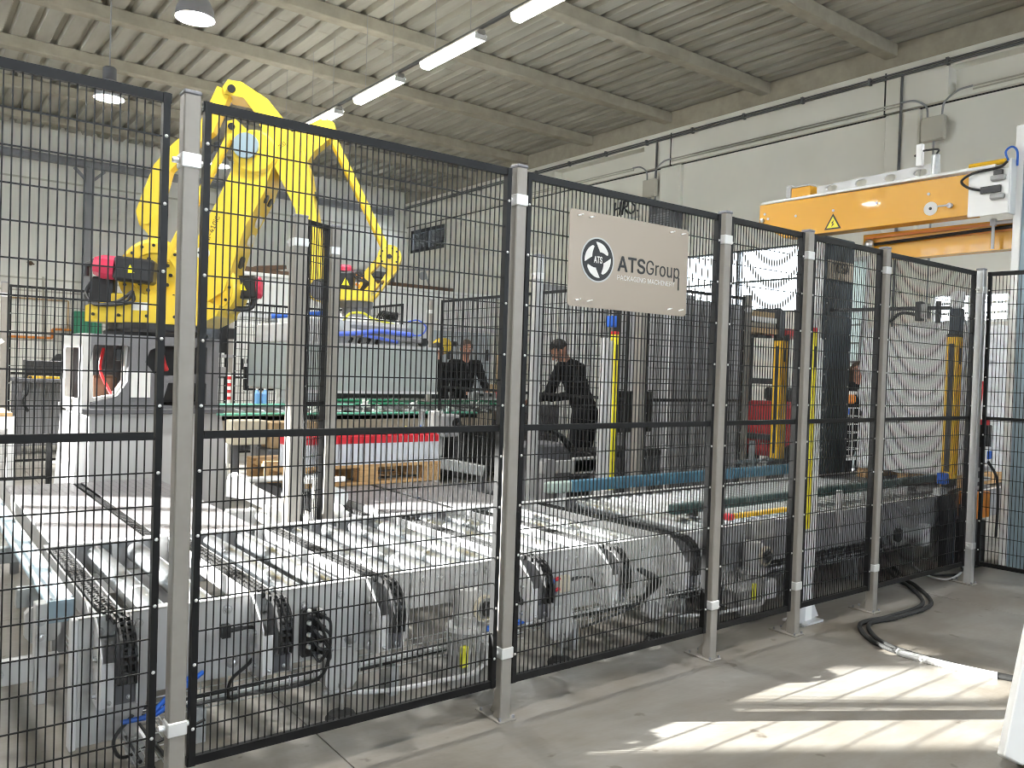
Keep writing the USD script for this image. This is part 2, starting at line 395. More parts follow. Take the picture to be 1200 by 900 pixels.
MB().tube([(2.7, YB-.03, 3.1), (2.72, YB-.03, 2.0), (2.72, YB-.03, .6)], .025, 8).build('conduit', 'box_beige', wb)
# right wall
wr = struct('wall_right'); mb = MB()
RH = [(18.85, 20.75, 4.62, 5.28), (7.95, 10.45, 2.5, 3.62), (4.5, 5.75, 2.25, 2.66), (6.72, 7.85, 0, 3.3)]
wall_with_holes(mb, 'x', XR, XR+.25, YF, YB, 0, 5.38, RH)
mb.build('wall_panel', 'wall_paint', wr, smooth=False)
mb = MB()
# the upper band of panels stands a little proud; blind recesses in it
wall_with_holes(mb, 'x', XR-.09, XR+.3, YF, YB, 5.395, ZD-.33, [(11.45, 14.2, 5.56, 5.86), (2.0, 5.6, 5.47, 5.86)])
mb.build('upper_panel', 'wall_paint', wr, smooth=False)
MB().box(XR+.14, XR+.3, 11.45, 14.2, 5.56, 5.86).box(XR+.14, XR+.3, 2.0, 5.6, 5.47, 5.86).build('recess_back', 'wall_paint', wr, smooth=False)
MB().box(XR-.005, XR+.05, YF, YB, 5.37, 5.40).build('panel_joint', 'seam', wr, smooth=False)
for y in (6.52, 10.75, 15.2): MB().box(XR-.094, XR-.06, y-.012, y+.012, 5.38, 6.0).build('panel_joint', 'seam', wr, smooth=False)
for y in (6.25, 10.75, 15.2): MB().box(XR-.095, XR+.02, y-.26, y+.26, 0, 5.365, ch=.02).build('pilaster', 'wall_paint', wr, smooth=False)
MB().tube([(XR-.13, YF, 5.90), (XR-.13, YB-.1, 5.90)], .022, 8).tube([(XR-.13, YF, 5.945), (XR-.13, YB-.1, 5.945)], .015, 8).build('conduit', 'conduit_dark', wr)
mb = MB()
for y in np.arange(1, 20, 1.15): mb.box(XR-.16, XR-.09, y-.02, y+.02, 5.87, 5.97)
mb.build('conduit_clip', 'conduit_dark', wr, smooth=False, kind='stuff')
for y in (6.25, 11.08): MB().tube([(XR-.125, y, 5.9), (XR-.125, y, .4)], .02, 8).build('conduit', 'conduit_dark', wr)
def jb(y, z):
    MB().box(XR-.2, XR-.09, y-.16, y+.16, z-.17, z+.17, ch=.012).build('junction_box', 'box_beige', wr)
    MB().tube([(XR-.13, y, z-.17), (XR-.13, y, .3)], .016, 8).build('conduit', 'conduit', wr)
    for s in (-1, 1):
        MB().tube(smooth_path([(XR-.13, y+s*.1, z+.17), (XR-.13, y+s*.13, z+.35), (XR-.13, y+s*.3, z+.47), (XR-.13, y+s*.5, z+.49)]), .015, 8).build('conduit', 'conduit', wr)
        e = y+s*4.4
        for dz in (0, .04): MB().tube([(XR-.11, y+s*.5, z+.49-dz), (XR-.11, e, z+.49-dz)], .012, 6).build('conduit', 'box_beige', wr)
jb(5.75, 5.0); jb(11.2, 5.0)
window(6, 'x', XR+.1, .1, *RH[0], 2, 0, bar=.1)
window(7, 'x', XR+.1, .1, *RH[1], 2, 1, bar=.03)
t = struct('door_1')
MB().box(XR+.05, XR+.09, 6.74, 7.83, .02, 3.28).build('door_sheet', 'milky', t, smooth=False)
mb = MB().box(XR-.01, XR+.12, 6.70, 6.76, 0, 3.3).box(XR-.01, XR+.12, 7.81, 7.87, 0, 3.3).box(XR-.01, XR+.12, 6.76, 7.81, 3.24, 3.3)
mb.build('door_frame', 'light_grey', t, smooth=False)
for z in (.85, 1.65, 2.45): MB().box(XR+.03, XR+.05, 6.76, 7.81, z, z+.05).build('door_rib', 'light_grey', t, smooth=False)
window(8, 'x', XR+.1, .1, *RH[2], 5, 2, bar=.03, frame='white_paint')
# handwriting on the wall
t = thing('wall_writing', 'black handwritten letters HRS with a thin line under them on the wall above the sign', 'writing', (XR, 11.9, 4.4))
# (strokes; reading direction is -y)
S = [[(0, 0), (.03, .3)], [(.17, 0), (.2, .3)], [(.02, .14), (.2, .17)], [(.26, 0), (.3, .3)], [(.3, .3), (.42, .27), (.4, .17), (.29, .15)], [(.31, .15), (.44, .01)],
     [(.66, .3), (.58, .3), (.55, .22), (.64, .14), (.62, .04), (.52, 0), (.47, .04)], [(.71, .04), (.73, .02)]]
WY, WZ, WS = 12.32, 4.62, .93
for i, st in enumerate(S):
    pts = np.array([(XR-.012, WY-a*WS, WZ+b*WS) for a, b in st])
    MB().tube(smooth_path(pts, 5) if len(pts) > 5 else pts, .019, 6).build('stroke', 'ink_black', t)
MB().tube([(XR-.01, WY+.03, WZ-.1), (XR-.01, WY-.75, WZ-.1)], .008, 5).build('underline', 'conduit', t)
# ------------------------------------------------------------------ lamps
def fluorescent(y0, label):
    x, z, L = 5.36, 5.2, 1.28
    t = thing('fluorescent_lamp', label, 'ceiling light', (x, y0, z), 'row of fluorescent battens')
    MB().box(x-.05, x+.05, y0, y0+L, z+.03, z+.085, ch=.01).build('housing', 'post_grey', t)
    MB().prism([(-.085, .03), (-.075, -.02), (-.045, -.04), (.045, -.04), (.075, -.02), (.085, .03)], (x, y0+L/2, z), (1, 0, 0), (0, 0, 1), L-.06).build('diffuser', 'tube_glow', t)
    for yy in (y0+.02, y0+L-.04):
        MB().box(x-.08, x+.08, yy, yy+.025, z-.03, z+.05, ch=.006).build('end_cap', 'clamp_zinc', t)
    MB().cyl((x, y0+.25, z+.09), (x, y0+.25, ZD), .004, 5).cyl((x, y0+L-.25, z+.09), (x, y0+L-.25, ZD), .004, 5).build('hanging_wire', 'conduit', t)
NTH = ['fluorescent tube batten nearest the camera, cut off by the top edge of the picture', 'second fluorescent tube batten of the hanging row, just above the fence top', 'third fluorescent tube batten of the hanging row, to the right of the robot arm',
       'fourth fluorescent tube batten of the row, glowing right over the fence rail', 'farthest visible fluorescent batten, a small glow beside the yellow forearm']
for k, y in enumerate((5.92, 7.82, 9.69, 11.56, 13.43)): fluorescent(y, NTH[k])
t = MB().beam((5.36, 3.5, 5.31), (5.36, 16, 5.31), .04, .03).build('lamp_rail', 'conduit_dark'); tag(t, 'thin dark rail above the row of fluorescent lamps', 'rail')
def bell(x, y, z, label, k=1.0):
    t = thing('bell_lamp', label, 'ceiling light', (x, y, z), 'bell shaped high bay lamps')
    MB().lathe([(0, .2), (.03, .198), (.10, .185), (.18, .15), (.24, .10), (.25, .095), (.245, .09), (.17, .142), (.09, .178), (.03, .19), (0, .195)], (x, y, z), (0, 0, 1), 28).build('reflector', 'mid_grey', t)
    MB().lathe([(.25, .095), (.26, .09), (.42, .09), (.44, .07), (.45, 0)], (x, y, z), (0, 0, 1), 20).build('ballast_housing', 'dark_grey', t)
    MB().lathe([(.03, 0), (.03, .188)], (x, y, z), (0, 0, 1), 28).build('lens', 'bell_glow', t)
    MB().cyl((x, y, z+.44), (x, y, ZD), .012, 6).build('hanging_rod', 'conduit', t)
bell(2.5, 8.98, 4.96, 'large bell lamp at the top edge of the picture with its reflector cut off')
bell(2.4, 12.7, 5.0, 'bell lamp with a black top seen over the left fence panel')
bell(4.83, 15.6, 5.0, 'small bell lamp peeping out behind the yellow robot elbow')
for x, y, w in ((2.4, 5.2, 'above the conveyors'), (1.2, 1.0, 'above the camera'), (8.4, 1.0, 'to the right of the camera'), (-2.6, 5.2, 'on the left, nearest the camera'), (-2.6, 9.0, 'on the left, second from the camera'), (-2.6, 12.7, 'far on the left')):
    bell(x, y, 5.0, 'bell lamp hanging outside the picture '+w)
# dark fan heater on the right wall
t = thing('fan_heater', 'dark grey box heater on the right wall just above the sign plate', 'heater', (XR, 10.6, 4.25))
mb = MB().prism([(-.26, -.2), (.26, -.2), (.26, .1), (.12, .25), (-.26, .25)], (XR-.33, 10.6, 4.3), (0, -1, 0), (0, 0, 1), .3)
mb.build('casing', 'dark_grey', t)
for k in range(6): MB().box(XR-.5, XR-.475, 10.38, 10.82, 4.14+k*.045, 4.165+k*.045).build('louvre', 'mid_grey', t)
MB().box(XR-.2, XR-.09, 10.45, 10.75, 4.2, 4.4).build('bracket', 'mid_grey', t)

# ------------------------------------------------------------------ safety fence
FY = 2.555                       # front faces of the posts
PX = [0.687, 1.941, 3.216, 3.919, 4.724]
def fence_post(x, y, label, h=2.2, w=.05, zb=0.0, front=True, material='post_grey', group=None, clamps=(2.05, .27)):
    "x, y: the post's corner nearest -x -y"
    t = thing('fence_post', label, 'post', (x+w/2, y+w/2, zb), group)
    mb = MB().box(x, x+w, y, y+w, zb+.006, h-.012, ch=.004)
    mb.build('profile', material, t)
    MB().box(x-.002, x+w+.002, y-.002, y+w+.002, h-.014, h, ch=.004).build('cap', 'cap_grey', t)
    MB().box(x-.018, x+w+.018, y-.018, y+w+.10, zb, zb+.008, ch=.002).build('base_plate', 'post_grey', t)
    mb = MB().prism([(0, 0), (.05, 0), (0, .09)], (x+w/2, y+w, zb+.008), (0, 1, 0), (0, 0, 1), .006)
    mb.build('gusset', 'post_grey', t)
    mb = MB()
    for dx, dy in ((-.008, .12), (w+.008, .12), (-.008, -.008), (w+.008, -.008)):
        mb.cyl((x+dx, y+dy, zb+.008), (x+dx, y+dy, zb+.02), .006, 6)
    mb.build('anchor_bolt', 'cap_grey', t)
    for z in clamps:
        if z > zb:
            MB().box(x-.004, x+w+.004, y-.004, y+w+.004, z-.022, z+.022, ch=.003).build('clamp_band', 'clamp_zinc', t)
            for s in (-1, 1):
                MB().cyl((x+w/2+s*(w/2), y+w*.6, z), (x+w/2+s*(w/2+.022), y+w*.6, z), .009, 8).build('clamp_bolt', 'clamp_zinc', t)
    return t
PL = ['grey fence post nearest the camera, running out of the bottom of the picture', 'grey fence post between the sign panel and the robot panel', 'grey fence post right of the sign plate', 'grey fence post behind which the white light curtain stands',
      'grey fence post in front of the wrapped pallet', 'light grey corner post where the fence turns towards the camera']
for k, x in enumerate(PX): fence_post(x, FY, PL[k], clamps=(2.06 if k else 1.99, .27))
fence_post(6.0, 2.55, PL[5], material='post_alu')
PANELS = []
def fence_panel(a, b, label, z0=.135, z1=2.175, zmid=1.163, pitch=.0222, hp=.1, fw=.028, group=None, wire=.0036):
    a, b = V(*a), V(*b); L = np.linalg.norm(b-a); d = (b-a)/L; c = (a+b)/2
    P = lambda s, z: (a[0]+d[0]*s, a[1]+d[1]*s, z)
    t = thing('mesh_fence', label, 'fence', (c[0], c[1], z0), group)
    h = fw/2
    for s in (h, L-h): MB().beam(P(s, z0), P(s, z1), fw, .02, (d[0], d[1], 0)).build('frame_upright', 'fence_black', t, smooth=False)
    for z in (z0+h, z1-h): MB().beam(P(0, z), P(L, z), .02, fw).build('frame_rail', 'fence_black', t, smooth=False)
    if zmid: MB().beam(P(fw, zmid), P(L-fw, zmid), .02, .022).build('mid_rail', 'fence_black', t, smooth=False)
    mb = MB(); n = int(round((L-2*fw)/pitch))
    for k in range(1, n):
        s = fw+(L-2*fw)*k/n; mb.beam(P(s, z0+fw*.5), P(s, z1-fw*.5), wire, wire, (d[0], d[1], 0))
    nz = int((z1-z0-2*fw)/hp)
    off = wire
    for k in range(1, nz+1):
        z = z1-fw-k*hp
        if z < z0+fw+.01: break
        p, q = V(*P(fw*.5, z)), V(*P(L-fw*.5, z)); nn = V(-d[1], d[0], 0)*off
        mb.beam(p-nn, q-nn, wire*1.15, wire*1.15)
    mb.build('wire_mesh', 'fence_black', t, smooth=False, kind='stuff')
    mb = MB()
    for s in (h, L-h):
        for k in range(0, nz, 2): mb.sph(P(s, z1-fw-(k+1)*hp) + V(d[1], -d[0], 0)*.012, .006, 1)
    mb.build('rivets', 'clamp_zinc', t)
    return t
gy = FY+.03
edges = [(-1.3, PX[0]-.03)] + [(PX[i]+.05+.012, PX[i+1]-.012) for i in range(4)]
FL = ['black wire mesh fence panel at the left edge, in front of the tread plates', 'wide black wire mesh fence panel in front of the robot and the first roller conveyor', 'black wire mesh fence panel carrying the company sign',
      'narrow black wire mesh fence panel right of the sign panel', 'black wire mesh fence panel with the white light curtain behind it', 'last black wire mesh panel of the front fence, before the wrapped pallet', 'black wire mesh fence panel turned towards the camera at the right edge']
for k, (a, b) in enumerate(edges): fence_panel((a, gy), (b, gy), FL[k], z1=2.18)
fence_panel((PX[4]+.062, gy), (5.95, gy), FL[5])
fence_panel((6.06, 2.545), (6.2, .9), FL[6])
# inner fences of the robot cell
fence_post(1.74, 4.27, 'grey inner fence post right of the robot, lit white near its foot', w=.075)
fence_post(2.03, 4.43, 'slimmer grey inner fence post beside the sunlit one', w=.06)
fence_panel((1.835, 4.34), (2.015, 4.445), 'narrow strip of black mesh between the two inner fence posts', z1=2.19)
fence_post(3.56, 4.43, 'light grey inner fence post in front of the bent man in black', w=.06, material='post_alu')
fence_post(5.13, 8.40, 'dark grey rear fence post beside the two talking people', w=.06, zb=.975, clamps=(2.05,))
fence_post(5.13, 11.0, 'rear corner post of the robot cell in the far background', w=.06)
fence_post(5.2, 5.0, 'thick grey fence post behind the yellow light curtain', w=.075)
fence_post(3.62, 11.05, 'grey rear fence post with a rounded top behind the robot motor', w=.06)
fence_post(1.0, 10.9, 'grey rear fence post near the left edge of the picture', w=.06)
fence_post(6.68, 5.0, 'grey fence post left of the rear amber light curtain', w=.07)
FG = 'rear fence panels'
fence_panel((5.15, 5.1), (5.15, 8.17), 'long rear mesh panel running back from the yellow light curtain', pitch=.04, wire=.005)
fence_panel((5.15, 9.09), (5.15, 10.98), 'rear mesh panel beyond the green conveyor on the right side of the cell', pitch=.04, wire=.005)
fence_panel((3.7, 11.07), (5.1, 11.07), 'rear mesh panel across the back of the cell behind the gripper', pitch=.04, wire=.005)
fence_panel((1.08, 10.95), (3.6, 11.07), 'rear mesh panel across the back of the cell behind the robot', pitch=.04, wire=.005)
fence_panel((-2.0, 10.95), (.98, 10.95), 'rear mesh panel at the far left behind the workbench gap', pitch=.04, wire=.005)
fence_panel((5.3, 5.03), (6.66, 5.03), 'mesh panel along the far side of the roller line, in front of the grey enclosure', pitch=.035, wire=.005)

# ------------------------------------------------------------------ company sign
SX0, SX1, SZ0, SZ1, SY = 2.21, 2.94, 1.665, 2.065, FY-.006
t = thing('company_sign', 'brushed beige sign plate with a round black logo and company name on the fence', 'sign', ((SX0+SX1)/2, SY, SZ0))
cx, cz = (SX0+SX1)/2, (SZ0+SZ1)/2
MB().prism(rrect(SX1-SX0, SZ1-SZ0, .018), (cx, SY, cz), (1, 0, 0), (0, 0, 1), .003).build('plate', 'sign_plate', t)
def flat(poly, name, m, d=.0012, lift=0.0, x=0, z=0):
    mb = MB()
    for g in getattr(poly, 'geoms', [poly]): mb.prism(g, (x, SY-.0015-d/2-lift, z), (1, 0, 0), (0, 0, 1), d)
    return mb.build(name, m, t)
LX, LZ, LR = 2.372, 1.868, .095
flat(Point(0, 0).buffer(LR, quad_segs=24).difference(Point(0, 0).buffer(LR*.93, quad_segs=24)), 'logo_ring', 'post_alu', x=LX, z=LZ)
flat(Point(0, 0).buffer(LR*.93, quad_segs=24), 'logo_disc', 'ink_black', x=LX, z=LZ)
def blade(k):     # curved shutter blade of the emblem
    R = LR*.8; out = []
    for s in np.linspace(0, 1, 10): a = math.radians(100-72*s); out.append((R*math.cos(a)*(1-.12*s), R*math.sin(a)*(1-.12*s)))
    for s in np.linspace(0, 1, 10): a = math.radians(28+10*s+40*s*s); out.append((R*(.80-.34*s)*math.cos(a-.1), R*(.80-.34*s)*math.sin(a-.1)))
    out.append((R*.12, R*.50))
    return affinity.rotate(Polygon(out).buffer(0), -90*k, origin=(0, 0))
for k in range(4): flat(blade(k), 'logo_blade', 'ink_white', lift=.0012, x=LX, z=LZ)
flat(sbox(-.028, -.02, .028, .02), 'logo_centre', 'ink_black', lift=.0015, x=LX, z=LZ)
def sign_text(s, x0, x1, z, hgt, m, name, bold=False, lift=0.0):
    tm = meshkit.text_mesh(s, hgt, .0012, bold); v = tm.vertices.copy(); sx = (x1-x0)/(v[:, 0].max()-v[:, 0].min())
    v[:, 0] = (v[:, 0]-v[:, 0].min())*sx
    w = np.c_[x0+v[:, 0], SY-.0017-lift-v[:, 2], z+v[:, 1]]
    MB().add(w, tm.faces[:, ::-1]).build(name, m, t, smooth=False)
sign_text('ATS', LX-.024, LX+.024, LZ-.013, .027, 'ink_white', 'logo_letters', True, .003)
sign_text('ATS', 2.49, 2.66, 1.836, .062, 'ink_black', 'letters_bold', True)
sign_text('Group', 2.667, 2.885, 1.836, .062, 'ink_black', 'letters')
MB().box(2.8775, 2.885, SY-.003, SY-.0015, 1.782, 1.84).build('letter_tail', 'ink_black', t)
sign_text('PACKAGING MACHINERY', 2.49, 2.855, 1.796, .021, 'ink_pale', 'small_letters')
for x in (SX0+.05, SX0+.115, SX1-.12, SX1-.045):
    for z in (SZ0+.025, SZ1-.025):
        MB().beam((x-.008, SY-.005, z), (x+.008, SY-.005, z+.004), .004, .005).cyl((x+.008, SY-.004, z+.003), (x+.014, SY-.014, z+.006), .0025, 6).build('cable_tie', 'white_paint', t)

# ------------------------------------------------------------------ roller conveyor, near section with chain transfers
ZT = .54
CH = [.60, 1.12, 1.58, 2.34, 2.83, 3.35]
CXL, CXE = .48, 3.60
t = thing('transfer_conveyor', 'grey roller conveyor with six chain transfers just behind the front fence', 'conveyor', (2.0, 3.5, 0))
def bolts(mb, pts, r=.012, d=(0, -1, 0)):
    for p in pts: mb.lathe([(0, r*1.5), (.004, r*1.5), (.004, r), (.013, r*.85), (.015, 0)], p, d, 8)
PY = 2.93
for (a, b, zl) in ((.50, 1.735, .265), (1.74, 2.175, .385), (2.18, CXE, .25)):
    cut = Polygon([(a, zl), (b, zl), (b, ZT), (a, ZT)])
    if a < .6: cut = Polygon([(a, .12), (.68, .12), (.72, .255), (b, zl), (b, ZT), (a, ZT)])
    MB().prism(cut, (0, PY+.003, 0), (1, 0, 0), (0, 0, 1), .006).build('side_panel', 'machine_grey', t, smooth=False)
    MB().box(a, b, PY, PY+.05, ZT-.004, ZT, ch=.001).build('top_flange', 'light_grey', t, smooth=False)
MB().box(CXL, .5, PY-.0, PY+.05, .11, ZT, ch=.003).build('end_profile', 'light_grey', t)
mb = MB()
bolts(mb, [(x, PY, z) for x, z in ((.56, .49), (.68, .5), (.83, .48), (.98, .50), (1.0, .31), (1.27, .47), (1.42, .49), (1.46, .31), (1.80, .5), (1.83, .44), (1.88, .5), (2.0, .5), (2.06, .5), (2.12, .5), (2.47, .49), (2.60, .5), (2.66, .49), (2.98, .48), (3.12, .49), (3.2, .3), (3.5, .48), (1.70, .29), (2.28, .33))])
mb.build('bolts', 'steel', t, kind='stuff')
for x in (1.0, 1.47, 3.15): MB().lathe([(0, .022), (.008, .024), (.02, .014), (.03, .012), (.034, 0)], (x, PY, .31), (0, -1, 0), 10).build('clamp_knob', 'steel', t)
# far side frame with the notches for the rollers
RY = 4.10
roll_x = [.76, .93, 1.27, 1.43, 1.72, 1.88, 2.04, 2.20, 2.49, 2.67, 2.98, 3.16]
rear = sbox(.56, .3, CXE, ZT)
for x in roll_x: rear = rear.difference(sbox(x-.06, .41, x+.06, ZT-.02).buffer(.012))
MB().prism(rear, (0, RY+.004, 0), (1, 0, 0), (0, 0, 1), .008).build('rear_panel', 'machine_grey', t, smooth=False)
MB().box(.56, CXE, RY+.008, RY+.06, ZT-.006, ZT, ch=.001).build('rear_flange', 'light_grey', t, smooth=False)
MB().box(.56, CXE, RY+.02, RY+.05, .4, ZT-.01).build('rear_beam', 'mid_grey', t, smooth=False)
for i, x in enumerate(roll_x):
    r = .045
    rl = MB().lathe([(0, .012), (.012, .012), (.012, r*.96), (.016, r), (1.134, r), (1.138, r*.96), (1.138, .012), (1.15, .012)], (x, PY+.006, ZT-.052), (0, 1, 0), 24).build('roller', 'roller_steel', t)
    MB().lathe([(0, r*1.0), (.004, r*1.03), (.026, r*1.03), (.03, r)], (x, PY+.34, ZT-.052), (0, 1, 0), 24).build('roller_band', 'galvanised', rl)
# pan and stiffeners under the rollers
MB().box(1.0, 1.06, PY+.01, RY, .29, .40).box(2.25, 2.31, PY+.01, RY, .29, .40).build('cross_member', 'mid_grey', t, smooth=False)
# chain transfers
def chain_transfer(xc, k):
    w = .105; y1 = 2.785; xh = xc+.022           # chain runs on the right part of the housing
    side = Polygon([(PY+.0, ZT-.0), (PY-.02, ZT-.0), (PY-.07, ZT-.035), (y1+.018, ZT-.10), (y1+.012, ZT-.26), (y1+.05, ZT-.275), (PY, ZT-.275)])
    MB().prism(side, (xc-w/2, 0, 0), (0, 1, 0), (0, 0, 1), .005).build('transfer_cheek', 'light_grey', t, smooth=False)
    MB().prism(side, (xc+w/2, 0, 0), (0, 1, 0), (0, 0, 1), .005).build('transfer_cheek', 'light_grey', t, smooth=False)
    MB().box(xc-w/2, xc-.012, y1+.02, y1+.026, ZT-.26, ZT-.12).build('transfer_front', 'light_grey', t, smooth=False)
    MB().box(xc-.012, xc+w/2, y1+.03, y1+.036, ZT-.26, ZT-.20).build('transfer_front', 'dark_grey', t, smooth=False)
    # U rail across the conveyor and the chain on it
    MB().box(xc-.042, xc-.036, PY, RY+.005, ZT-.07, ZT-.004).box(xc+.036, xc+.042, PY, RY+.005, ZT-.07, ZT-.004).box(xc-.04, xc+.04, PY, RY, ZT-.075, ZT-.068).build('chain_rail', 'light_grey', t, smooth=False)
    path = [(y, ZT-.008, xc) for y in np.arange(RY-.02, PY+.05, -.03)]
    path += [(PY+.02-.03*i, ZT-.004, xc+.022*min(1, i/2)) for i in range(2)]
    a0 = PY-.03
    for s in np.linspace(0, 1, 9)[1:]:
        ang = s*math.pi/2; path.append((a0-.118*math.sin(ang), ZT-.122+.118*math.cos(ang), xh))
    for s in (.03, .06): path.append((a0-.118, ZT-.122-s, xh))
    mb = MB(); path = np.array(path)
    for i in range(len(path)-1):
        p, q = path[i], path[i+1]; m = (p+q)/2; d = (q-p)[:2]/np.linalg.norm((q-p)[:2]); L = np.linalg.norm(q-p)
        for sx in (-.021, .0, .021):
            R = np.array([[1, 0, 0], [0, d[0], -d[1]], [0, d[1], d[0]]])
            mb.obox((m[2]+sx, m[0], m[1]), (.006 if i % 2 else .009, L*1.25, .022 if i % 2 else .018), R)
        mb.cyl((p[2]-.026, p[0], p[1]), (p[2]+.026, p[0], p[1]), .0075, 6)
    mb.build('chain', 'chain_black', t, smooth=False)
    MB().cyl((xh-.014, a0, ZT-.122), (xh+.014, a0, ZT-.122), .10, 20).build('sprocket', 'mid_grey', t)
    mb = MB(); bolts(mb, [(xc-w/2-.002, PY-.06, ZT-.12), (xc-w/2-.002, PY-.06, ZT-.24)], .007, (-1, 0, 0)); bolts(mb, [(xc-.03, y1+.02, ZT-.245), (xc+.03, y1+.03, ZT-.24)], .005)
    mb.build('bolts', 'steel', t, kind='stuff')
    MB().sph((xh, PY+.0, ZT+.008), .012, 1).box(xh-.012, xh+.03, PY-.012, PY+.012, ZT-.01, ZT+.004).build('chain_guide', 'steel', t)
for k, x in enumerate(CH): chain_transfer(x, k)
# feet: hexagonal leg plate, threaded spindle, black rubber pad
def foot(x, y, tt, zt=.28, label=None):
    MB().prism([(-.045, .12), (.045, .12), (.07, .15), (.07, .25), (.04, zt), (-.04, zt), (-.07, .25), (-.07, .15)], (x, y+.03, 0), (1, 0, 0), (0, 0, 1), .05).build('leg_plate', 'machine_grey', tt, smooth=False)
    MB().cyl((x, y, .03), (x, y, .2), .008, 8).lathe([(0, .017), (.016, .017)], (x, y, .13), (0, 0, 1), 6).build('leg_spindle', 'steel', tt)
    MB().lathe([(0, .062), (.012, .064), (.03, .05), (.04, .02), (.046, 0)], (x, y, 0), (0, 0, 1), 20).build('rubber_foot', 'rubber', tt)
for x in (1.43, 2.56, 3.22): foot(x, PY-.02, t)
for x in (.56, 1.43, 2.56, 3.22): foot(x, RY+.0, t)
# first gearmotor, hanging upright under the raised panel
def gearmotor_v(x, y, tt):
    g = MB().cyl((x, y, .30), (x, y, .455), .052, 20).cyl((x-.0, y+.0, .335), (x, y, .345), .06, 20).obox((x+.045, y, .375), (.1, .12, .13), None, .03).build('gearbox', 'machine_grey', tt)
    MB().lathe([(0, .055), (.012, .058), (.012, .045), (.02, .045)], (x+.055, y-.05, .375), (0, -1, 0), 24).build('gearbox_flange', 'beige_block', g)
    MB().lathe([(0, .032), (.012, .032), (.012, .02), (.022, .018), (.022, 0)], (x+.055, y-.068, .375), (0, -1, 0), 16).build('output_shaft', 'chain_black', g)
    m = MB().lathe([(0, .05), (.0, .085), (.018, .09), (.02, .07), (.03, .062), (.2, .062), (.205, .066), (.26, .066), (.275, .05), (.278, 0)], (x, y, .3), (0, 0, -1), 24).build('motor', 'machine_grey', tt)
    mb = MB()
    for k in range(12):
        a = k*math.pi/6; mb.obox((x+.066*math.cos(a), y+.066*math.sin(a), .17), (.014, .004, .13), rotm((0, 0, 1), math.degrees(a)))
    mb.build('cooling_fins', 'machine_grey', m)
    MB().box(x+.05, x+.15, y-.075, y+.03, .125, .235, ch=.008).build('terminal_box', 'light_grey', m)
    MB().box(x-.062, x-.03, y-.07, y-.05, .14, .23, ch=.003).build('warning_label', 'cable_yellow', m)
    MB().tube(smooth_path([(x+.05, y-.06, .13), (x-.02, y-.09, .12), (x-.1, y-.05, .1), (x-.35, y+.05, .07), (x-.6, y+.1, .1)]), .01, 8).build('motor_cable', 'light_grey', m)
gearmotor_v(1.98, 2.87, t)
# valve terminal with black cable plugs, near the first legs
v = MB().box(1.255, 1.335, PY-.03, PY-.002, .28, .46, ch=.004).build('valve_terminal', 'black_plastic', t)
mb, mw = MB(), MB()
for j in range(2):
    for i in range(4):
        x, z = 1.275+j*.04, .44-i*.045
        mb.cyl((x, PY-.03, z), (x+.012, PY-.062, z-.004), .012, 8); mw.cyl((x, PY-.032, z+.018), (x+.006, PY-.046, z+.016), .009, 8)
        mb.tube(smooth_path([(x+.012, PY-.062, z-.004), (x+.03, PY-.08, z-.03), (1.34, PY-.085, .31), (1.33, PY-.08, .24), (1.30, PY-.06, .20), (1.22, PY-.02, .175), (1.0, PY+.03, .165), (.7, PY+.05, .16)]), .006, 6)
mb.build('sensor_plugs', 'black_plastic', v); mw.build('label_tags', 'paper', v)
mb = MB().box(.955, .985, PY-.03, PY, .405, .45).cyl((.985, PY-.02, .428), (1.03, PY-.02, .43), .009, 8).tube(smooth_path([(1.03, PY-.02, .43), (1.07, PY-.03, .425), (1.1, PY-.03, .37), (1.06, PY-.02, .3), (1.0, PY, .24), (1.0, PY+.02, .17), (1.04, PY+.03, .16)]), .0065, 6)
mb.build('proximity_sensor', 'black_plastic', t)
mb = MB().box(2.28, 2.33, PY-.04, PY, .34, .39).cyl((2.27, PY-.03, .365), (2.35, PY-.03, .36), .016, 8).sph((2.29, PY-.05, .35), .02, 1)
mb.build('proximity_sensor', 'black_plastic', t)
b = MB().box(2.52, 2.6, PY-.03, PY-.002, .345, .425, ch=.006).build('pneumatic_block', 'beige_block', t)
mb = MB()
for z in (.41, .36): mb.cyl((2.505, PY-.02, z), (2.53, PY-.03, z+.01), .009, 8)
mb.build('red_fittings', 'cap_red', b)
mb = MB().tube(smooth_path([(2.51, PY-.02, .41), (2.46, PY-.03, .38), (2.42, PY-.03, .34)]), .008, 8)
for d in (0, .012): mb.tube(smooth_path([(2.51, PY-.02, .36-d*.3), (2.42, PY-.05, .31-d), (2.3, PY-.05, .265-d), (2.12, PY-.02, .25-d)]), .0075, 8)
mb.build('blue_air_hose', 'hose_blue', b)
MB().cyl((2.615, PY-.02, .4), (2.65, PY-.025, .405), .009, 8).tube(smooth_path([(2.65, PY-.025, .405), (2.72, PY-.03, .4), (2.76, PY-.02, .36), (2.78, PY, .34)]), .005, 6).build('sensor_lead', 'black_plastic', t)
mb = MB()
for k in range(5): mb.tube(smooth_path([(2.95+k*.008, PY-.12, .43), (3.02+k*.01, PY-.14-.01*k, .37), (3.0+k*.006, PY-.12, .28), (2.93, PY-.08, .22), (2.82, PY-.0, .16), (2.76, PY+.06, .12)]), .0065, 6)
mb.build('cable_bundle', 'black_plastic', t)
mb = MB()
for d in (0, .03): mb.tube(smooth_path([(.62+d, 2.86, .2), (.70+d, 2.84, .215), (.78+d, 2.86, .27), (.86+d, 2.9, .30)]), .0085, 8)
mb.build('blue_air_hose', 'hose_blue', t)
MB().tube(smooth_path([(.66, 2.88, .21), (.60, 2.86, .15), (.62, 2.85, .09), (.7, 2.86, .10), (.9, 2.9, .13)]), .006, 6).build('black_lead', 'black_plastic', t)
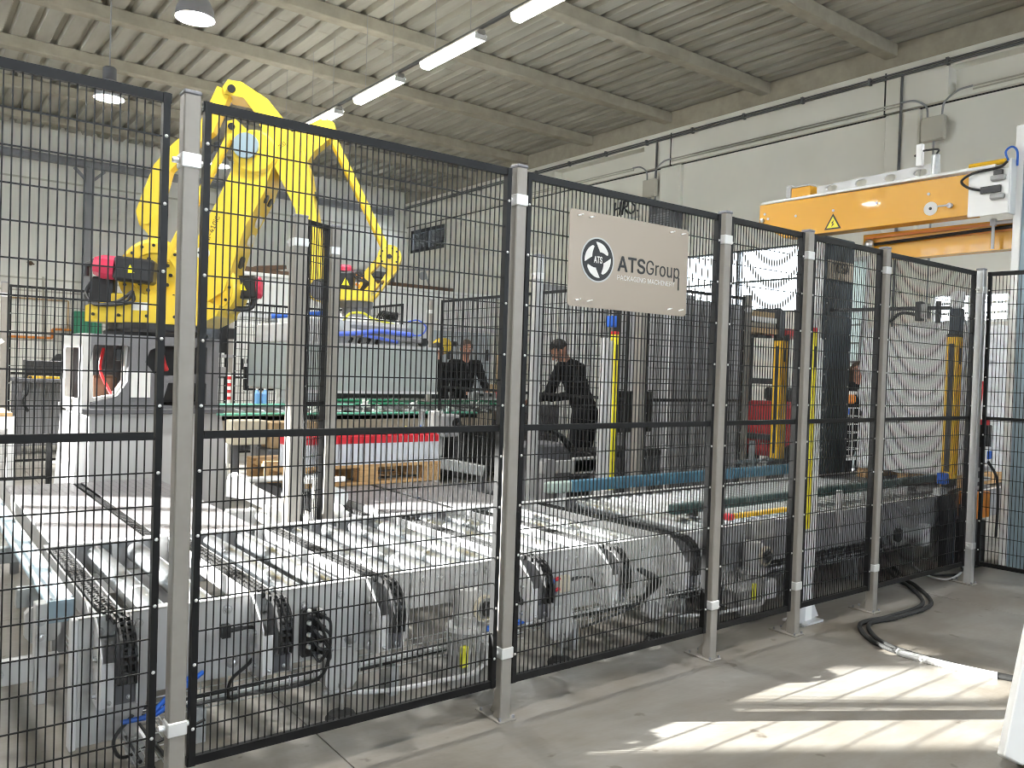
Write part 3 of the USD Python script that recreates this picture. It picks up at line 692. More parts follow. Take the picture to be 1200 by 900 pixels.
MB().obox((.93, 3.1, .44), (.12, .025, .02), rotm((0, 0, 1), 20)).obox((1.02, 3.03, .46), (.05, .03, .03), rotm((0, 1, 0), 40)).build('blue_hose_end', 'hose_blue', t)
# ------------------------------------------------------------------ roller conveyor, far section
t = thing('roller_conveyor', 'narrow pitch grey roller conveyor running on from the transfers to the wrapped pallet', 'conveyor', (5.6, 3.5, 0))
AX, BX = 3.62, 8.1
MB().prism([(AX, .27), (4.15, .30), (BX, .33), (BX, ZT), (AX, ZT)], (0, PY+.003, 0), (1, 0, 0), (0, 0, 1), .006).build('side_panel', 'mid_grey', t, smooth=False)
MB().box(AX, BX, PY, PY+.05, ZT-.004, ZT, ch=.001).build('top_flange', 'light_grey', t, smooth=False)
MB().box(AX, BX, RY, RY+.008, .04, ZT).build('rear_panel', 'dark_grey', t, smooth=False)
MB().box(AX, BX, PY+.05, RY-.02, .36, .365).build('drip_pan', 'dark_grey', t, smooth=False)
MB().box(AX, BX, RY, RY+.05, ZT-.004, ZT, ch=.001).build('rear_flange', 'light_grey', t, smooth=False)
x = AX+.08
while x < BX-.05:
    MB().lathe([(0, .01), (.01, .01), (.01, .034), (1.14, .034), (1.14, .01), (1.15, .01)], (x, PY+.006, ZT-.04), (0, 1, 0), 16).build('roller', 'roller_steel', t); x += .105
mb = MB(); bolts(mb, [(x, PY, z) for x in np.arange(3.75, 8, .21) for z in ((.49,) if int(x*10) % 2 else (.49, .45))], .008); mb.build('bolts', 'steel', t, kind='stuff')
for x in (3.85, 5.2, 6.5, 7.9): foot(x, RY, t)
for x in (3.95, 6.35): MB().box(x-.05, x+.05, PY+.02, PY+.1, .05, .33, ch=.004).build('leg', 'machine_grey', t)
MB().box(4.02, 4.2, PY-.04, PY-.0, .44, .56, ch=.003).build('end_stop_cover', 'machine_grey', t)
MB().box(4.9, 4.94, PY-.03, PY, .4, .68, ch=.004).build('bracket_post', 'machine_grey', t)
# second upright gearmotor and the lying one
gearmotor_v(3.95, 2.87, t)
g = MB().lathe([(0, .0), (.0, .06), (.05, .075), (.12, .075), (.14, .06), (.30, .06), (.31, .05), (.31, 0)], (5.72, 2.98, .29), (1, -.1, 0), 20).build('motor', 'galvanised', t)
MB().box(6.0, 6.1, 2.88, 3.0, .2, .36, ch=.012).build('terminal_box', 'light_grey', g)
MB().lathe([(0, .05), (.02, .05), (.02, .035), (.03, .0)], (5.7, 2.93, .31), (0, -1, 0), 18).build('gearbox_flange', 'black_plastic', g)
MB().obox((5.72, 2.98, .30), (.13, .13, .14), None, .03).build('gearbox', 'galvanised', g)

# side guide rails on the conveyor
t = thing('guide_rail', 'long blue painted guide rail along the far edge of the roller conveyor', 'rail', (5.5, 4.45, .5))
MB().box(3.95, 7.3, 4.42, 4.48, .515, .60, ch=.006).build('rail_profile', 'rail_blue', t)
MB().box(3.72, 3.95, 4.42, 4.48, .52, .60, ch=.01).build('rail_end', 'rail_green_white', t)
for x in (3.86, 4.7, 5.6, 6.6): MB().box(x-.03, x+.03, 4.42, 4.46, 0, .515, ch=.003).build('rail_stand', 'machine_grey', t)
t = thing('guide_rail', 'dark teal guide rail over the rollers starting behind the fence post', 'rail', (5.0, 3.2, .54))
MB().beam((3.72, 3.28, .59), (6.72, 3.175, .625), .05, .06, ch=.006).build('rail_profile', 'rail_teal', t)
for x in (3.9, 5.1, 6.4): MB().beam((x, 3.27-(x-3.72)*.034, .54), (x, 3.27-(x-3.72)*.034, .58), .05, .03).build('rail_stand', 'chain_black', t)
t = thing('pallet_stop', 'small yellow bar with a red end lying on the roller conveyor edge', 'stop', (4.1, 3.0, .56))
MB().box(3.95, 4.5, 3.0, 3.04, .56, .585, ch=.004).build('bar', 'curtain_amber', t); MB().box(3.90, 3.95, 2.995, 3.045, .555, .59, ch=.004).build('bar_end', 'cap_red', t)

# wire cable trays on the floor under the conveyors
def cable_tray(x0, x1, y, z, label, cables=3, w=.12, h=.055, along='x', drop=None):
    t = thing('cable_tray', label, 'cable tray', ((x0+x1)/2, y, 0) if along == 'x' else (y, (x0+x1)/2, 0))
    P = (lambda s, c, zz: (s, c, zz)) if along == 'x' else (lambda s, c, zz: (c, s, zz))
    mb = MB()
    for dy, dz in ((-w/2, h), (-w/2, h/2), (-w/2, 0), (-w/6, 0), (w/6, 0), (w/2, 0), (w/2, h/2), (w/2, h)): mb.cyl(P(x0, y+dy, z+dz), P(x1, y+dy, z+dz), .0025, 5)
    for s in np.arange(x0+.03, x1, .1): mb.tube([P(s, y-w/2, z+h), P(s, y-w/2, z), P(s, y+w/2, z), P(s, y+w/2, z+h)], .0025, 5)
    mb.build('wire_basket', 'galvanised', t, kind='stuff')
    for k in range(cables):
        yy = y-w/3+k*w/4; pts = [P(s, yy+.012*math.sin(s*4+k*2), z+.015+.006*math.sin(s*3+k)) for s in np.linspace(x0, x1, 24)]
        MB().tube(pts, .009 if k % 2 else .007, 6).build('cable', ('black_plastic', 'light_grey', 'chain_black', 'light_grey')[k % 4], t)
    for s in np.arange(x0+.3, x1, .8):
        a, b = P(s, y, 0), P(s, y, z); MB().box(a[0]-.02, a[0]+.02, a[1]-.05, a[1]+.05, 0, z-.003).build('tray_foot', 'galvanised', t, smooth=False)
cable_tray(.62, 2.4, 3.06, .13, 'zinc wire cable tray full of cables under the first conveyor panel')
cable_tray(2.45, 4.2, 3.07, .15, 'zinc wire cable tray under the conveyor behind the sign panel')
cable_tray(4.3, 6.3, 3.1, .16, 'zinc wire cable tray in the shade below the far roller conveyor')
cable_tray(2.72, 4.05, .70, .10, 'short zinc wire cable tray running away from the fence at the lower left corner', along='y')
cable_tray(-1.6, .5, 3.75, .11, 'zinc wire cable tray crossing the floor at the left edge')

# ------------------------------------------------------------------ infeed guide at the lower left
t = thing('infeed_guide', 'pale blue grey guide rail with a slanted end left of the first chain', 'rail', (.42, 3.6, .4))
MB().box(.455, .515, 3.17, 5.6, .495, .55, ch=.006).build('rail_profile', 'pale_blue_paint', t)
MB().box(.45, .456, 3.17, 5.6, .54, .558).box(.514, .52, 3.17, 5.6, .54, .558).build('rail_lip', 'galvanised', t, smooth=False)
MB().prism([(-.04, -.045), (.02, -.045), (.04, -.02), (.04, .03), (-.04, .03)], (.485, 3.16, .52), (1, 0, 0), (0, 0, 1), .015).build('end_cap', 'pale_blue_paint', t, smooth=False)
MB().box(.40, .435, 3.10, 3.16, .22, .56, ch=.003).build('support_leg', 'machine_grey', t)
MB().box(.25, .475, 3.11, 3.15, .30, .38, ch=.003).build('cross_bar', 'machine_grey', t)
for y in (3.6, 4.4, 5.2): MB().box(.40, .51, y, y+.05, .42, .494, ch=.003).build('rail_bracket', 'galvanised', t)
mb = MB(); bolts(mb, [(.415, 3.10, .5), (.415, 3.10, .45), (.30, 3.11, .34)], .01); mb.build('bolts', 'steel', t)
t = thing('infeed_conveyor', 'grey second roller conveyor cut off by the left edge of the picture', 'conveyor', (-.6, 4.0, 0))
MB().box(-2.0, .24, 4.3, 4.36, .36, .55, ch=.004).build('side_panel', 'machine_grey', t); MB().box(-2.0, .24, 3.36, 3.42, .36, .55, ch=.004).build('side_panel', 'machine_grey', t)
for k, x in enumerate(np.arange(-1.9, .2, .17)): MB().cyl((x, 3.42, .5), (x, 4.3, .5), .035, 16).build('roller', 'roller_steel', t)
for x in (-.9, .05):
    for y in (3.39, 4.33): MB().box(x-.03, x+.03, y-.03, y+.03, .02, .36, ch=.003).lathe([(0, .05), (.02, .05), (.03, .0)], (x, y, 0), (0, 0, 1), 14).build('leg', 'mid_grey', t)

# ------------------------------------------------------------------ tread plate platforms
def tread_plate(mb, mt, x0, x1, y0, y1, z):
    mb.box(x0, x1, y0, y1, z-.006, z, ch=.002)
    k = 0
    for x in np.arange(x0+.03, x1-.02, .042):
        for j, y in enumerate(np.arange(y0+.02+(k % 2)*.02, y1-.02, .042)):
            s = .0095 if (j+k) % 2 else -.0095
            c = np.array([x, y, z]); d = np.array([.0085, s, 0]); n = np.array([-d[1], d[0], 0])/np.linalg.norm(d)*.0032
            mt.append((c, d, n))
        k += 1
def studs(mt):
    C, D, N = (np.array([m[i] for m in mt]) for i in range(3)); up = np.array([0, 0, .0016])
    v = np.stack([C-D, C+N*.9, C+D, C-N*.9, C+up], 1).reshape(-1, 3)
    f = np.array([[0, 3, 4], [3, 2, 4], [2, 1, 4], [1, 0, 4]])
    return v, (f[None]+5*np.arange(len(C))[:, None, None]).reshape(-1, 3)
def platform(name_label, plates, xa, xb, y0, y1):
    t = thing('tread_platform', name_label, 'platform', ((xa+xb)/2, (y0+y1)/2, 0))
    for (x0, x1) in plates:
        mb, mt = MB(), []
        tread_plate(mb, mt, x0, x1, y0, y1, .535)
        p = mb.build('plate', 'tread', t, smooth=False)
        m2 = MB(); m2.add(*studs(mt)); m2.build('tread_studs', 'tread', p, smooth=False, kind='stuff')
        MB().box(x0, x1, y0, y0+.006, .40, .528).build('front_lip', 'machine_grey', t, smooth=False)
    for (a, b), (c, d) in zip(plates[:-1], plates[1:]):
        MB().box(b+.004, c-.004, y0, y1, .49, .51).build('gutter', 'dark_grey', t, smooth=False)
        mb = MB()
        for y in np.arange(y0+.02, y1-.02, .035): mb.obox(((b+c)/2, y, .524), ((c-b)*.45, .022, .016))
        mb.build('chain', 'chain_black', t, smooth=False)
    for x in (xa+.05, xb-.05):
        for y in (y0+.15, y1-.15): MB().box(x-.025, x+.025, y-.025, y+.025, 0, .528).build('leg', 'mid_grey', t, smooth=False)
    MB().box(xa, xb, y1-.01, y1, .42, .528).build('rear_skirt', 'dark_grey', t, smooth=False)
    MB().box(xa, xa+.006, y0, y1, .42, .528).box(xb-.006, xb, y0, y1, .42, .528).build('side_skirt', 'machine_grey', t, smooth=False)
platform('sunlit tread plate platform in two strips in front of the robot plinth', [(.60, .985), (1.045, 1.53)], .60, 1.53, 4.17, 6.15)
platform('tread plate platform under the wooden pallet', [(2.33, 2.74), (2.79, 3.27)], 2.33, 3.27, 4.17, 6.2)
# side chain of the pallet lane
t = thing('lane_chain', 'black drive chain along the left side of the pallet platform', 'chain', (2.29, 5, .5))
mb = MB()
for y in np.arange(4.2, 6.0, .034): mb.obox((2.27, y, .50), (.03, .024, .02))
mb.build('links', 'chain_black', t, smooth=False, kind='stuff'); MB().box(2.245, 2.30, 4.17, 6.1, .40, .485).build('chain_channel', 'dark_grey', t, smooth=False)
# white pallet centring device between the platforms
t = thing('centring_device', 'white bent arm and shafts of a pallet centring device beside the sunlit post', 'machine part', (1.75, 4.6, 0))
MB().prism([(-.16, .10), (-.12, .14), (.0, .07), (.17, -.02), (.17, -.1), (.1, -.08), (-.06, .0), (-.16, .02)], (1.69, 4.62, .60), (.92, -.39, 0), (0, 0, 1), .05).build('arm', 'white_paint', t, smooth=False)
MB().prism([(-.08, 0), (.08, 0), (.10, -.05), (.06, -.09), (-.08, -.09)], (1.62, 4.68, .53), (.92, -.39, 0), (0, 0, 1), .12).build('arm_bracket', 'machine_grey', t, smooth=False)
MB().cyl((1.62, 4.9, .67), (2.2, 4.9, .67), .02, 12).build('shaft', 'steel', t); MB().cyl((1.68, 4.82, .67), (1.68, 4.96, .67), .045, 16).build('bearing', 'light_grey', t)
MB().box(1.58, 1.72, 4.5, 4.95, .20, .42, ch=.01).build('base_block', 'machine_grey', t)
for x, y in ((1.65, 4.55), (1.65, 4.9)): MB().box(x-.03, x+.03, y-.03, y+.03, 0, .2).build('leg', 'mid_grey', t, smooth=False)
MB().box(1.74, 1.84, 4.5, 4.6, .42, .55, ch=.008).build('cylinder_mount', 'white_paint', t)
MB().cyl((1.70, 4.72, .51), (1.70, 4.40, .50), .028, 14).build('cylinder', 'galvanised', t)
MB().lathe([(0, .035), (.03, .035), (.04, .02)], (1.70, 4.42, .56), (0, 0, 1), 12).cyl((1.70, 4.42, .50), (1.70, 4.42, .56), .015, 8).build('knob', 'light_grey', t)
t = thing('side_pusher', 'white pusher bar with a round end and silver cylinder behind the inner fence post', 'machine part', (2.15, 4.75, 0))
MB().box(2.02, 2.3, 4.70, 4.75, .655, .685, ch=.008).build('bar', 'white_paint', t); MB().cyl((2.1, 4.725, .45), (2.1, 4.725, .655), .022, 12).build('bar_post', 'white_paint', t)
MB().box(2.03, 2.24, 4.66, 4.84, 0, .45, ch=.01).build('pedestal', 'machine_grey', t); MB().cyl((2.22, 4.62, .57), (2.22, 4.85, .57), .055, 16).build('cylinder', 'galvanised', t)
MB().sph((2.19, 4.58, .50), .04, 2).sph((2.23, 4.57, .47), .03, 2).build('rollers', 'white_paint', t)

# ------------------------------------------------------------------ wooden pallet and the white canisters on it
t = thing('wooden_pallet', 'light wooden pallet under the red capped white canisters', 'pallet', (2.74, 5.63, .54))
X0, X1, Y0, Y1, zb = 2.13, 3.33, 5.23, 6.03, .539
for y in (Y0+.05, (Y0+Y1)/2, Y1-.05):
    MB().box(X0, X1, y-.05, y+.05, zb, zb+.022, ch=.002).build('bottom_board', 'pallet_wood', t, smooth=False)
    for x in (X0+.0725, (X0+X1)/2, X1-.0725): MB().box(x-.0725, x+.0725, y-.05, y+.05, zb+.022, zb+.1, ch=.002).build('block', 'pallet_wood', t, smooth=False)
for x in (X0+.0725, (X0+X1)/2, X1-.0725): MB().box(x-.0725, x+.0725, Y0, Y1, zb+.1, zb+.122, ch=.002).build('stringer_board', 'pallet_wood', t, smooth=False)
for k in range(5):
    y = Y0+.0725+k*(Y1-Y0-.145)/4; w = .0725 if k % 2 == 0 else .05
    MB().box(X0, X1, y-w, y+w, zb+.122, zb+.144, ch=.002).build('top_board', 'pallet_wood', t, smooth=False)
ORD = 'first second third fourth fifth sixth seventh eighth ninth tenth eleventh twelfth thirteenth'.split()
def LAB(i, j): return 'white canister with red top, %s from left in %s row on pallet' % (ORD[i], ('front', 'rear')[j])
zp = zb+.145; first = None
for j in range(2):
    for i in range(13):
        x, y = X0+.05+i*.0917, Y0+.05+j*.094
        if first is None:
            first = thing('white_canister', LAB(0, 0), 'canister', (x, y, zp), 'canisters on the pallet').GetPrim()
            MB().mesh(trimesh.creation.extrude_polygon(rrect(.086, .086, .014, 3), .158), t=(x, y, zp)).build('body', 'bottle_white', first)
            MB().mesh(trimesh.creation.extrude_polygon(rrect(.089, .089, .016, 3), .05), t=(x, y, zp+.150)).lathe([(.2, .036), (.212, .034), (.213, 0)], (x, y, zp), (0, 0, 1), 12).build('lid', 'cap_red', first)
        else: dup(first, (x, y, zp), label=LAB(i, j))

# ------------------------------------------------------------------ palletising robot on its plinth
t = thing('robot_plinth', 'grey steel plinth with a dark top flange under the yellow robot', 'plinth', (1.57, 6.8, 0))
x0, x1, y0, y1 = 1.10, 2.02, 6.32, 7.3
def frustum(mb, b, tp, z0, z1):
    v = [(b[0], b[2], z0), (b[1], b[2], z0), (b[1], b[3], z0), (b[0], b[3], z0), (tp[0], tp[2], z1), (tp[1], tp[2], z1), (tp[1], tp[3], z1), (tp[0], tp[3], z1)]
    return mb.add(v, [[0, 3, 2, 1], [4, 5, 6, 7], [0, 1, 5, 4], [1, 2, 6, 5], [2, 3, 7, 6], [3, 0, 4, 7]])
frustum(MB(), (x0+.02, x1+.02, y0+.0, y1), (x0+.02, x1-.02, y0+.02, y1-.02), .03, .99).build('column', 'machine_grey', t, smooth=False)
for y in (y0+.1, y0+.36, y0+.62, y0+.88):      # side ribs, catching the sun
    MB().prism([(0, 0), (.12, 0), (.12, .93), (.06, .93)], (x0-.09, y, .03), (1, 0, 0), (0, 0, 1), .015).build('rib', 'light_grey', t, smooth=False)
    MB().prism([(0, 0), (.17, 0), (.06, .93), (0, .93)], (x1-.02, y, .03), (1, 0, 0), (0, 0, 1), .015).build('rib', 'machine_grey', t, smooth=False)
MB().box(x0-.1, x1+.17, y0-.03, y1+.05, 0, .03, ch=.004).build('foot_plate', 'machine_grey', t, smooth=False)
MB().box(x0-.03, x1+.02, y0-.03, y1+.03, .985, 1.02, ch=.004).build('top_plate', 'dark_grey', t, smooth=False)

P0, AV, NV = V(1.68, 6.75, 0), V(.85, -.527, 0), V(-.527, -.85, 0)
def RP(s, z, o=0.0): return P0 + AV*s + NV*o + V(0, 0, z)
t = thing('palletising_robot', 'yellow four axis palletising robot arm reaching over the pallet', 'robot', (1.57, 6.8, 1.02))
rob = t
def rplate(poly, o, th, name, m, par=None, shift=0.0, smooth=False):
    if not hasattr(poly, 'exterior'): poly = Polygon(poly)
    poly = poly.buffer(.02, join_style=1, quad_segs=4).buffer(-.02, join_style=1, quad_segs=4)
    return MB().prism(poly, P0+NV*o, AV, (0, 0, 1), th).build(name, m, par or rob, smooth=smooth)
# casting with its arches
bz0, bz1 = 1.021, 1.55
face = Polygon([(1.07, bz0), (2.02, bz0), (2.02, bz1), (1.15, bz1), (1.10, bz1-.03), (1.075, bz1-.12)])
arch = Polygon([(1.14, 1.07), (1.30, 1.12), (1.36, 1.22), (1.37, 1.46), (1.16, 1.46), (1.13, 1.3)]).buffer(.012)
hole1 = Polygon([(1.50, 1.36), (1.53, 1.44), (1.60, 1.475), (1.92, 1.475), (1.92, 1.29), (1.66, 1.27), (1.56, 1.28)]).buffer(.01)
hole2 = Polygon([(1.62, 1.05), (1.92, 1.05), (1.92, 1.20), (1.66, 1.20)]).buffer(.01)
MB().prism(face.difference(arch).difference(hole1).difference(hole2), (0, 6.42, 0), (1, 0, 0), (0, 0, 1), .07).build('base_front', 'cast_grey', rob, smooth=30)
MB().prism(face, (0, 7.2, 0), (1, 0, 0), (0, 0, 1), .07).build('base_back', 'cast_grey', rob, smooth=30)
sidep = Polygon([(6.38, bz0), (7.24, bz0), (7.24, bz1), (6.38, bz1)]).difference(Polygon([(6.55, 1.1), (7.05, 1.1), (7.05, 1.42), (6.55, 1.42)]).buffer(.03))
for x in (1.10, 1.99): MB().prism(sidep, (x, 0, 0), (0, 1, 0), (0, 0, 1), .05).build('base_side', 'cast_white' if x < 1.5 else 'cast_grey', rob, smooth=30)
MB().box(1.10, 2.0, 6.39, 7.23, bz1-.045, bz1, ch=.012).build('base_top', 'cast_grey', rob)
MB().prism([(1.13, 1.06), (1.31, 1.09), (1.385, 1.2), (1.385, 1.5), (1.365, 1.5), (1.36, 1.22), (1.29, 1.115), (1.14, 1.085)], (0, 6.5, 0), (1, 0, 0), (0, 0, 1), .1).build('arch_lining', 'cast_white', rob)
MB().prism([(1.12, 1.08), (1.16, 1.06), (1.15, 1.5), (1.10, 1.5), (1.08, 1.3)], (0, 6.46, 0), (1, 0, 0), (0, 0, 1), .03).build('arch_lining', 'cast_white', rob)
MB().box(1.395, 1.525, 6.376, 6.384, 1.10, 1.285).build('data_plate', 'paper', rob, smooth=False)
MB().tube(smooth_path([(1.25, 6.6, 1.45), (1.22, 6.55, 1.3), (1.27, 6.52, 1.16), (1.3, 6.5, 1.1)]), .011, 8).build('red_cable', 'red_plastic', rob)
MB().box(1.17, 1.35, 6.6, 6.75, 1.05, 1.25, ch=.02).build('cable_box', 'dark_wood', rob); MB().box(1.3, 1.34, 6.44, 6.5, 1.36, 1.45, ch=.006).build('connector', 'black_plastic', rob)
MB().tube(smooth_path([(1.62, 6.5, 1.5), (1.63, 6.46, 1.38), (1.66, 6.47, 1.3)]), .018, 8).build('red_cable', 'red_plastic', rob)
MB().box(1.45, 1.95, 6.6, 7.0, 1.06, 1.48).build('base_core', 'robot_black', rob, smooth=False)
# turning ring and carriage
c0 = V(1.66, 6.78, 0)
MB().lathe([(bz1-.0, 0), (bz1-.0, .37), (bz1+.03, .38), (bz1+.05, .35), (bz1+.10, .35), (bz1+.10, .0)], c0, (0, 0, 1), 40).build('turning_ring', 'robot_black', rob)
ca = MB().prism(Polygon([(-.44, 1.645), (.36, 1.645), (.50, 1.72), (.52, 1.80), (.30, 1.86), (-.25, 1.86), (-.44, 1.76)]), P0, AV, (0, 0, 1), .62).build('carriage', 'robot_yellow', rob, smooth=False)
mb = MB()
for s in (-.38, -.2, 0, .2): mb.cyl(RP(s, 1.70, .31), RP(s, 1.70, .325), .012, 8)
mb.build('carriage_bolts', 'robot_black', ca)
MB().obox(RP(-.05, 1.77, .313), (.11, .004, .06), np.stack([AV, NV, V(0, 0, 1)], 1)).build('carriage_label', 'paper', ca)
# J3 drum with its bolts (left) and J2 drum (right)
def drum(s, z, r, o0, o1, name, nb=16):
    m = MB().lathe([(0, 0), (0, r*.96), (.02, r), (o1-o0-.04, r), (o1-o0-.03, r*.9), (o1-o0, r*.88), (o1-o0, .6*r), (o1-o0-.02, .58*r), (o1-o0-.02, 0)], RP(s, z, o0), NV, 40).build(name, 'robot_yellow', rob)
    mb = MB()
    for k in range(nb):
        a = 2*math.pi*k/nb; mb.cyl(RP(s+r*.80*math.cos(a), z+r*.80*math.sin(a), o1-.005), RP(s+r*.80*math.cos(a), z+r*.80*math.sin(a), o1+.008), .012, 8)
    for k in range(10):
        a = 2*math.pi*k/10; mb.cyl(RP(s+r*.45*math.cos(a), z+r*.45*math.sin(a), o1-.03), RP(s+r*.45*math.cos(a), z+r*.45*math.sin(a), o1-.008), .014, 8)
    mb.build('drum_bolts', 'robot_black', m); return m
drum(-.0, 2.02, .275, -.25, .20, 'crank_drum')
drum(.36, 1.95, .24, -.30, .16, 'shoulder_drum', 12)
# motors
def motor(p, q, r, name='drive_motor', red=True, frac=.68):
    p, q = V(*p), V(*q); d = q-p; L = np.linalg.norm(d); d /= L
    u = np.cross(d, V(0, 0, 1)); u /= np.linalg.norm(u); w = np.cross(u, d); R = np.stack([d, u, w], 1)
    m = MB().obox(p+d*L*frac/2, (L*frac, 2*r, 2*r), R, r*.2).build(name, 'robot_black', rob)
    MB().lathe([(0, 0), (0, r*1.02), (.6*(1-frac)*L, r*1.02), ((1-frac)*L, r*.75), ((1-frac)*L, 0)], p+d*L*frac, d, 10).build('motor_cap', 'motor_red' if red else 'robot_black', m, smooth=False)
    MB().prism([(-r*.35, -r*.3), (r*.35, -r*.3), (0, r*.4)], p+d*L*.35+NV*(r+.002), AV, (0, 0, 1), .002).build('warning_triangle', 'yellow', m); return m
motor(RP(.05, 2.02, .30), RP(-.36, 2.05, .36), .088, frac=.66)
MB().obox(RP(-.33, 1.88, .26), (.16, .12, .2), np.stack([AV, NV, V(0, 0, 1)], 1), .02).build('connector_box', 'robot_black', rob)
MB().cyl(RP(-.40, 2.08, .3), RP(-.33, 2.08, .3), .03, 10).cyl(RP(-.44, 2.06, .3), RP(-.36, 2.09, .3), .022, 8).cyl(RP(-.44, 2.06, .3), RP(-.44, 1.98, .3), .02, 8).build('connector', 'robot_black', rob)
mb = MB()
for k in range(3): mb.tube(smooth_path([RP(-.40, 1.95, .3), RP(-.44, 1.86-.02*k, .3), RP(-.36+.03*k, 1.77, .34), RP(-.2+.05*k, 1.80, .34), RP(-.1, 1.88, .33)]), .012, 7)
mb.build('motor_cables', 'robot_black', rob)
motor(RP(.54, 1.97, -.1), RP(.74, 1.98, -.1), .09, red=True, frac=.85)
MB().tube(smooth_path([RP(.68, 1.9, -.1), RP(.66, 1.82, -.1), RP(.56, 1.80, -.06), RP(.48, 1.82, 0)]), .022, 8).build('motor_cables', 'robot_black', rob)
# lower arm: a deep box section with round windows in its front
low = Polygon([(.20, 1.98), (.26, 2.2), (.44, 2.57), (.56, 2.85), (.60, 3.0), (.70, 3.10), (.84, 3.06), (.86, 2.9), (.80, 2.68), (.66, 2.4), (.58, 2.12), (.52, 1.92), (.36, 1.80)])
la = rplate(low, .0, .40, 'lower_arm', 'robot_yellow')
mb, mk = MB(), MB()
fd = V(*(AV*.28)) ; seg = (V(.80, 2.68, 0), V(.60, 2.16, 0))
for k, (f_, o) in enumerate(((.05, .07), (.05, -.07), (.38, .0), (.66, .0), (1.0, .0))):
    q = seg[0]*(1-f_) + seg[1]*f_; q2 = q*1.0
    nrm = V(.93, -.36, 0); a = RP(q[0]-.01*nrm[0], q[1]-.01*nrm[1], o); d = AV*nrm[0]+V(0, 0, nrm[1])
    (mb if k < 2 or k == 4 else mk).lathe([(0, 0), (0, .05 if k > 1 else .035), (.02, .05 if k > 1 else .035), (.02, 0)], a, d, 16)
mb.build('arm_hole', 'robot_black', la); mk.build('hole_cover', 'cast_white', la)
MB().lathe([(0, 0), (0, .05), (.003, .05), (.003, 0)], RP(.36, 2.20, .2), NV, 20).build('round_badge', 'paper', la)
# badge gear marks
mb = MB()
for k in range(6):
    a = k*math.pi/3; mb.cyl(RP(.36+.03*math.cos(a), 2.20+.03*math.sin(a), .203), RP(.36+.03*math.cos(a), 2.20+.03*math.sin(a), .2045), .009, 8)
mb.build('badge_marks', 'robot_black', la)
def arm_text(s, p, dirv, hgt, o, name, par, m='robot_black'):
    tm = meshkit.text_mesh(s, hgt, .001); v = tm.vertices; d = V(*dirv); d /= np.linalg.norm(d); e = V(-d[1], d[0])
    w = np.array([RP(p[0]+a*d[0]+b*e[0], p[1]+a*d[1]+b*e[1], o+c) for a, b, c in v])
    MB().add(w, tm.faces).build(name, m, par, smooth=False)
arm_text('M-410iC', (.40, 2.28), (.23, .56), .035, .201, 'model_lettering', la)
elbow = MB().lathe([(0, 0), (0, .17), (.42, .17), (.44, .15), (.44, 0)], RP(.72, 2.98, -.22), NV, 32).build('elbow_joint', 'robot_yellow', rob)
MB().lathe([(0, 0), (0, .098), (.02, .095), (.022, 0)], RP(.66, 3.02, .222), NV, 28).build('elbow_cover', 'pale_blue_paint', elbow)
# forearm
fore = Polygon([(.46, 3.47), (.50, 3.53), (.60, 3.52), (.80, 3.40), (.92, 3.26), (1.04, 3.08), (1.12, 2.90), (1.18, 2.58), (1.31, 2.02), (1.29, 1.91), (1.22, 1.87), (1.14, 1.92), (1.12, 2.02), (1.03, 2.57), (.85, 2.92), (.78, 3.12), (.70, 3.30), (.62, 3.40), (.48, 3.42)])
fa = rplate(fore, .03, .26, 'forearm', 'robot_yellow')
MB().lathe([(0, 0), (0, .085), (.02, .085), (.022, 0)], RP(1.24, 1.96, .16), NV, 28).build('forearm_end_cap', 'dark_grey', fa)
mb = MB()
for q in ((1.17, 2.70), (1.245, 2.3)):
    d = AV*.96+V(0, 0, .25); mb.lathe([(0, 0), (0, .04), (.012, .04), (.012, 0)], RP(q[0]-.005, q[1], .03), d, 14)
mb.cyl(RP(.53, 3.46, .155), RP(.53, 3.46, .175), .03, 14); mb.build('forearm_hole', 'robot_black', fa)
arm_text('R-2.0', (.86, 2.99), (.5, .42), .03, .161, 'lettering', fa)
# rear linkage: crank arm, upper link, thin rod, triangle link, long wrist rod
rplate([(-.06, 2.33), (-.13, 2.40), (-.155, 2.50), (-.11, 2.64), (-.03, 2.86), (.10, 3.02), (.31, 3.22), (.42, 3.48), (.52, 3.44), (.40, 3.13), (.22, 2.97), (.09, 2.82), (.04, 2.62), (.01, 2.46), (.05, 2.30), (.02, 2.1), (-.06, 2.1)], .10, .10, 'crank_link', 'robot_yellow')
mb = MB().cyl(RP(-.08, 2.45, .13), RP(-.08, 2.45, .17), .05, 16); mb.build('link_pin', 'robot_yellow', rob)
MB().beam(RP(.08, 2.12, .18), RP(.555, 3.14, .18), .05, .07, NV, ch=.012).build('thin_rod', 'robot_yellow', rob)
rplate([(.50, 3.08), (.51, 3.20), (.575, 3.22), (.66, 3.15), (.70, 3.08), (.62, 3.03)], .18, .06, 'triangle_lug', 'robot_yellow')
MB().cyl(RP(.55, 3.16, .21), RP(.55, 3.16, .225), .026, 14).build('lug_pin', 'robot_black', rob)
rplate([(.68, 2.92), (.72, 3.06), (.94, 3.24), (1.16, 3.36), (1.26, 3.32), (1.25, 3.22), (1.12, 3.10), (.96, 2.84)], -.2, .14, 'triangle_link', 'robot_yellow')
MB().lathe([(0, 0), (0, .065), (.16, .065), (.16, 0)], RP(1.215, 3.29, -.28), NV, 20).build('link_joint', 'robot_yellow', rob)
MB().beam(RP(1.215, 3.29, -.2), RP(1.745, 2.27, -.2), .07, .085, NV, ch=.02).build('wrist_rod', 'robot_yellow', rob)
